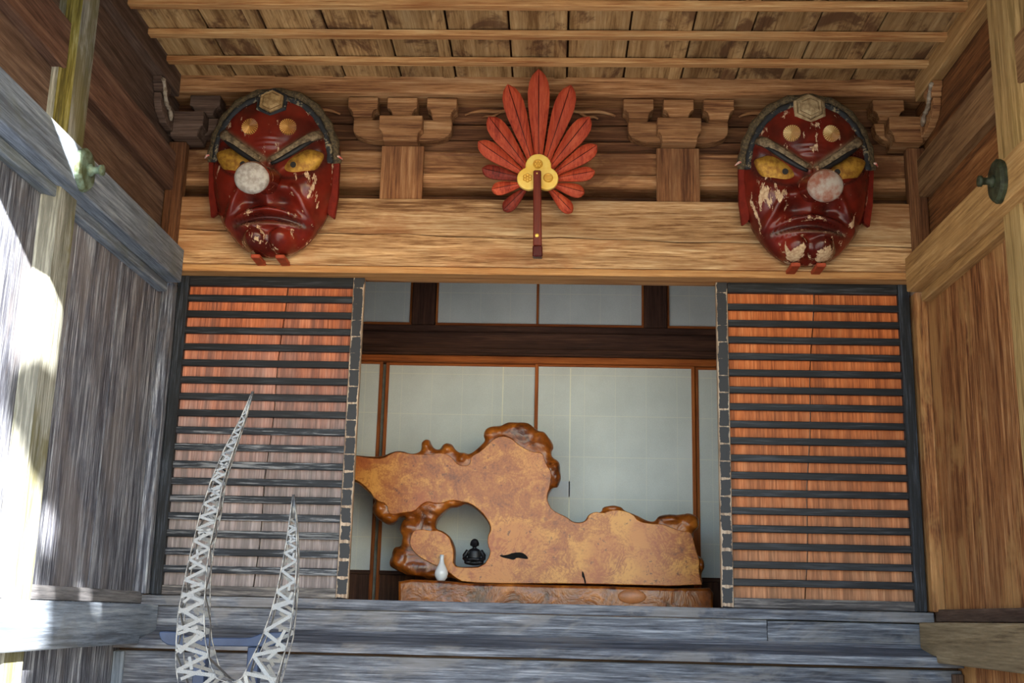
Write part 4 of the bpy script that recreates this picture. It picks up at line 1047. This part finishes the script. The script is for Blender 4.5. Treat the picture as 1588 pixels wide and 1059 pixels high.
# ================================================================== trees beyond the right front (they shade the porch)
leaf_m = plain('leaf_green', rgb(58,84,40), rough=0.7, scale=9, col2=rgb(34,54,26), bump=0.3)
trunk_m = W3('umber', 'z', name='trunk')
rt_ = random.Random(5)
SD = Vector((0.80, -1.0, 0.55))
def sunpt(Y, Z, s): return Vector((-2.32, Y, Z)) + SD*s
def tree(label, s, blobs, base):
    t = empty('tree', (base[0], base[1], 0), label, 'tree', 'trees shading the porch')
    bm = bmesh.new(); cs = []
    for Y, Z, r in blobs:
        c = sunpt(Y, Z, s+rt_.uniform(-.5, .5)); cs.append(c)
        vs_ = bmesh.ops.create_icosphere(bm, subdivisions=3, radius=r)['verts']
        sd = rt_.uniform(0, 50)
        for v in vs_:
            k = 1+0.30*mnoise.noise(v.co*(1.6/r)+Vector((sd, 0, 0)))+0.12*mnoise.noise(v.co*(6/r)+Vector((0, sd, 0)))
            v.co = v.co*k + c
    for v in bm.verts: v.co -= Vector((base[0], base[1], 0))
    mesh_obj('foliage', from_bm(bm, 'foliage', True), leaf_m, t, (base[0], base[1], 0))
    top_ = sum((c for c in cs), Vector())/len(cs)
    tube('trunk', [(0, 0, 0), (0.1, 0.05, top_.z*.5), (top_.x-base[0], top_.y-base[1], top_.z)], [.22, .17, .08], trunk_m, t, (base[0], base[1], 0), seg=12)
    for c in cs[::4]:
        tube('branch', [(0.1, 0.05, top_.z*.5), ((c.x-base[0])*.6, (c.y-base[1])*.6, (top_.z*.5+c.z)/2), (c.x-base[0], c.y-base[1], c.z)], [.09, .06, .03], trunk_m, t, (base[0], base[1], 0), seg=8)
edge = lambda z: (-1.36 if z > 2.1 else -1.12 if z > 1.8 else -0.95 if z > 1.6 else -1.25)
b1 = []
z = 0.1
while z < 3.7:
    y = edge(z)+0.24
    r = 0.27
    while y < 1.2:
        if not (abs(y+0.78) < 0.44 and abs(z-1.44) < 0.42): b1.append((y+rt_.uniform(-.03, .03), z+rt_.uniform(-.04, .04), r))
        y += 0.34; 
    z += 0.30
b1 += [(-1.58, 2.34, .22), (-1.50, 2.16, .17), (-1.66, 2.45, .12), (-1.0, 1.33, .16), (-1.12, 1.60, .14), (-0.44, 1.62, .16), (-1.02, 1.75, .16), (-0.42, 1.28, .16)]
tree('broad leafy tree standing nearest the right front of the porch', 9.0, b1, (4.6, -9.2))
b2 = [(y+rt_.uniform(-.2, .2), zz+rt_.uniform(-.1, .1), .75) for y in (1.5, 2.3, 3.1) for zz in (-1.6, -0.9, -0.2, .5, 1.2)]
tree('bushy tree standing second from the right front of the porch', 13.0, b2, (8.0, -10.6))
b3 = [(y+rt_.uniform(-.2, .2), zz+rt_.uniform(-.1, .1), .8) for y in (3.9, 4.8, 5.7) for zz in (-2.6, -1.9, -1.1, -.3)]
tree('round tree standing farthest along the right side of the porch', 9.0, b3, (5.4, -4.2))
# front beam of the porch, between front posts, below the eave
trim('great cross beam at the open front of the porch', 'beam', mesh=box('trim', -2.6, 2.6, -3.72, -3.48, 4.07, 4.43, W3('tan', 'x', name='front')))
for sg, nm in ((-1, 'left'), (1, 'right')):
    tag(box('front_pillar', sg*2.45-.14, sg*2.45+.14, -3.74, -3.46, 0, 4.066, W3('tan', 'z', name='front'), bev=0.02), 'square front pillar at the open %s corner of the porch' % nm, 'pillar')

for x0, x1, lb in ((-2.6, -1.03, 'added board over the left part of the front cross beam, narrowing the sun gap'), (-0.66, 0.66, 'added board over the middle of the front cross beam, narrowing the sun gap'), (1.03, 2.6, 'added board over the right part of the front cross beam, mirroring the left')):
    trim(lb, 'beam', mesh=box('trim', x0, x1, -3.70, -3.62, 4.431, 4.97, W3('brown', 'x', name='front')))  # unseen boards added to narrow the sunlit gap above the cross beam
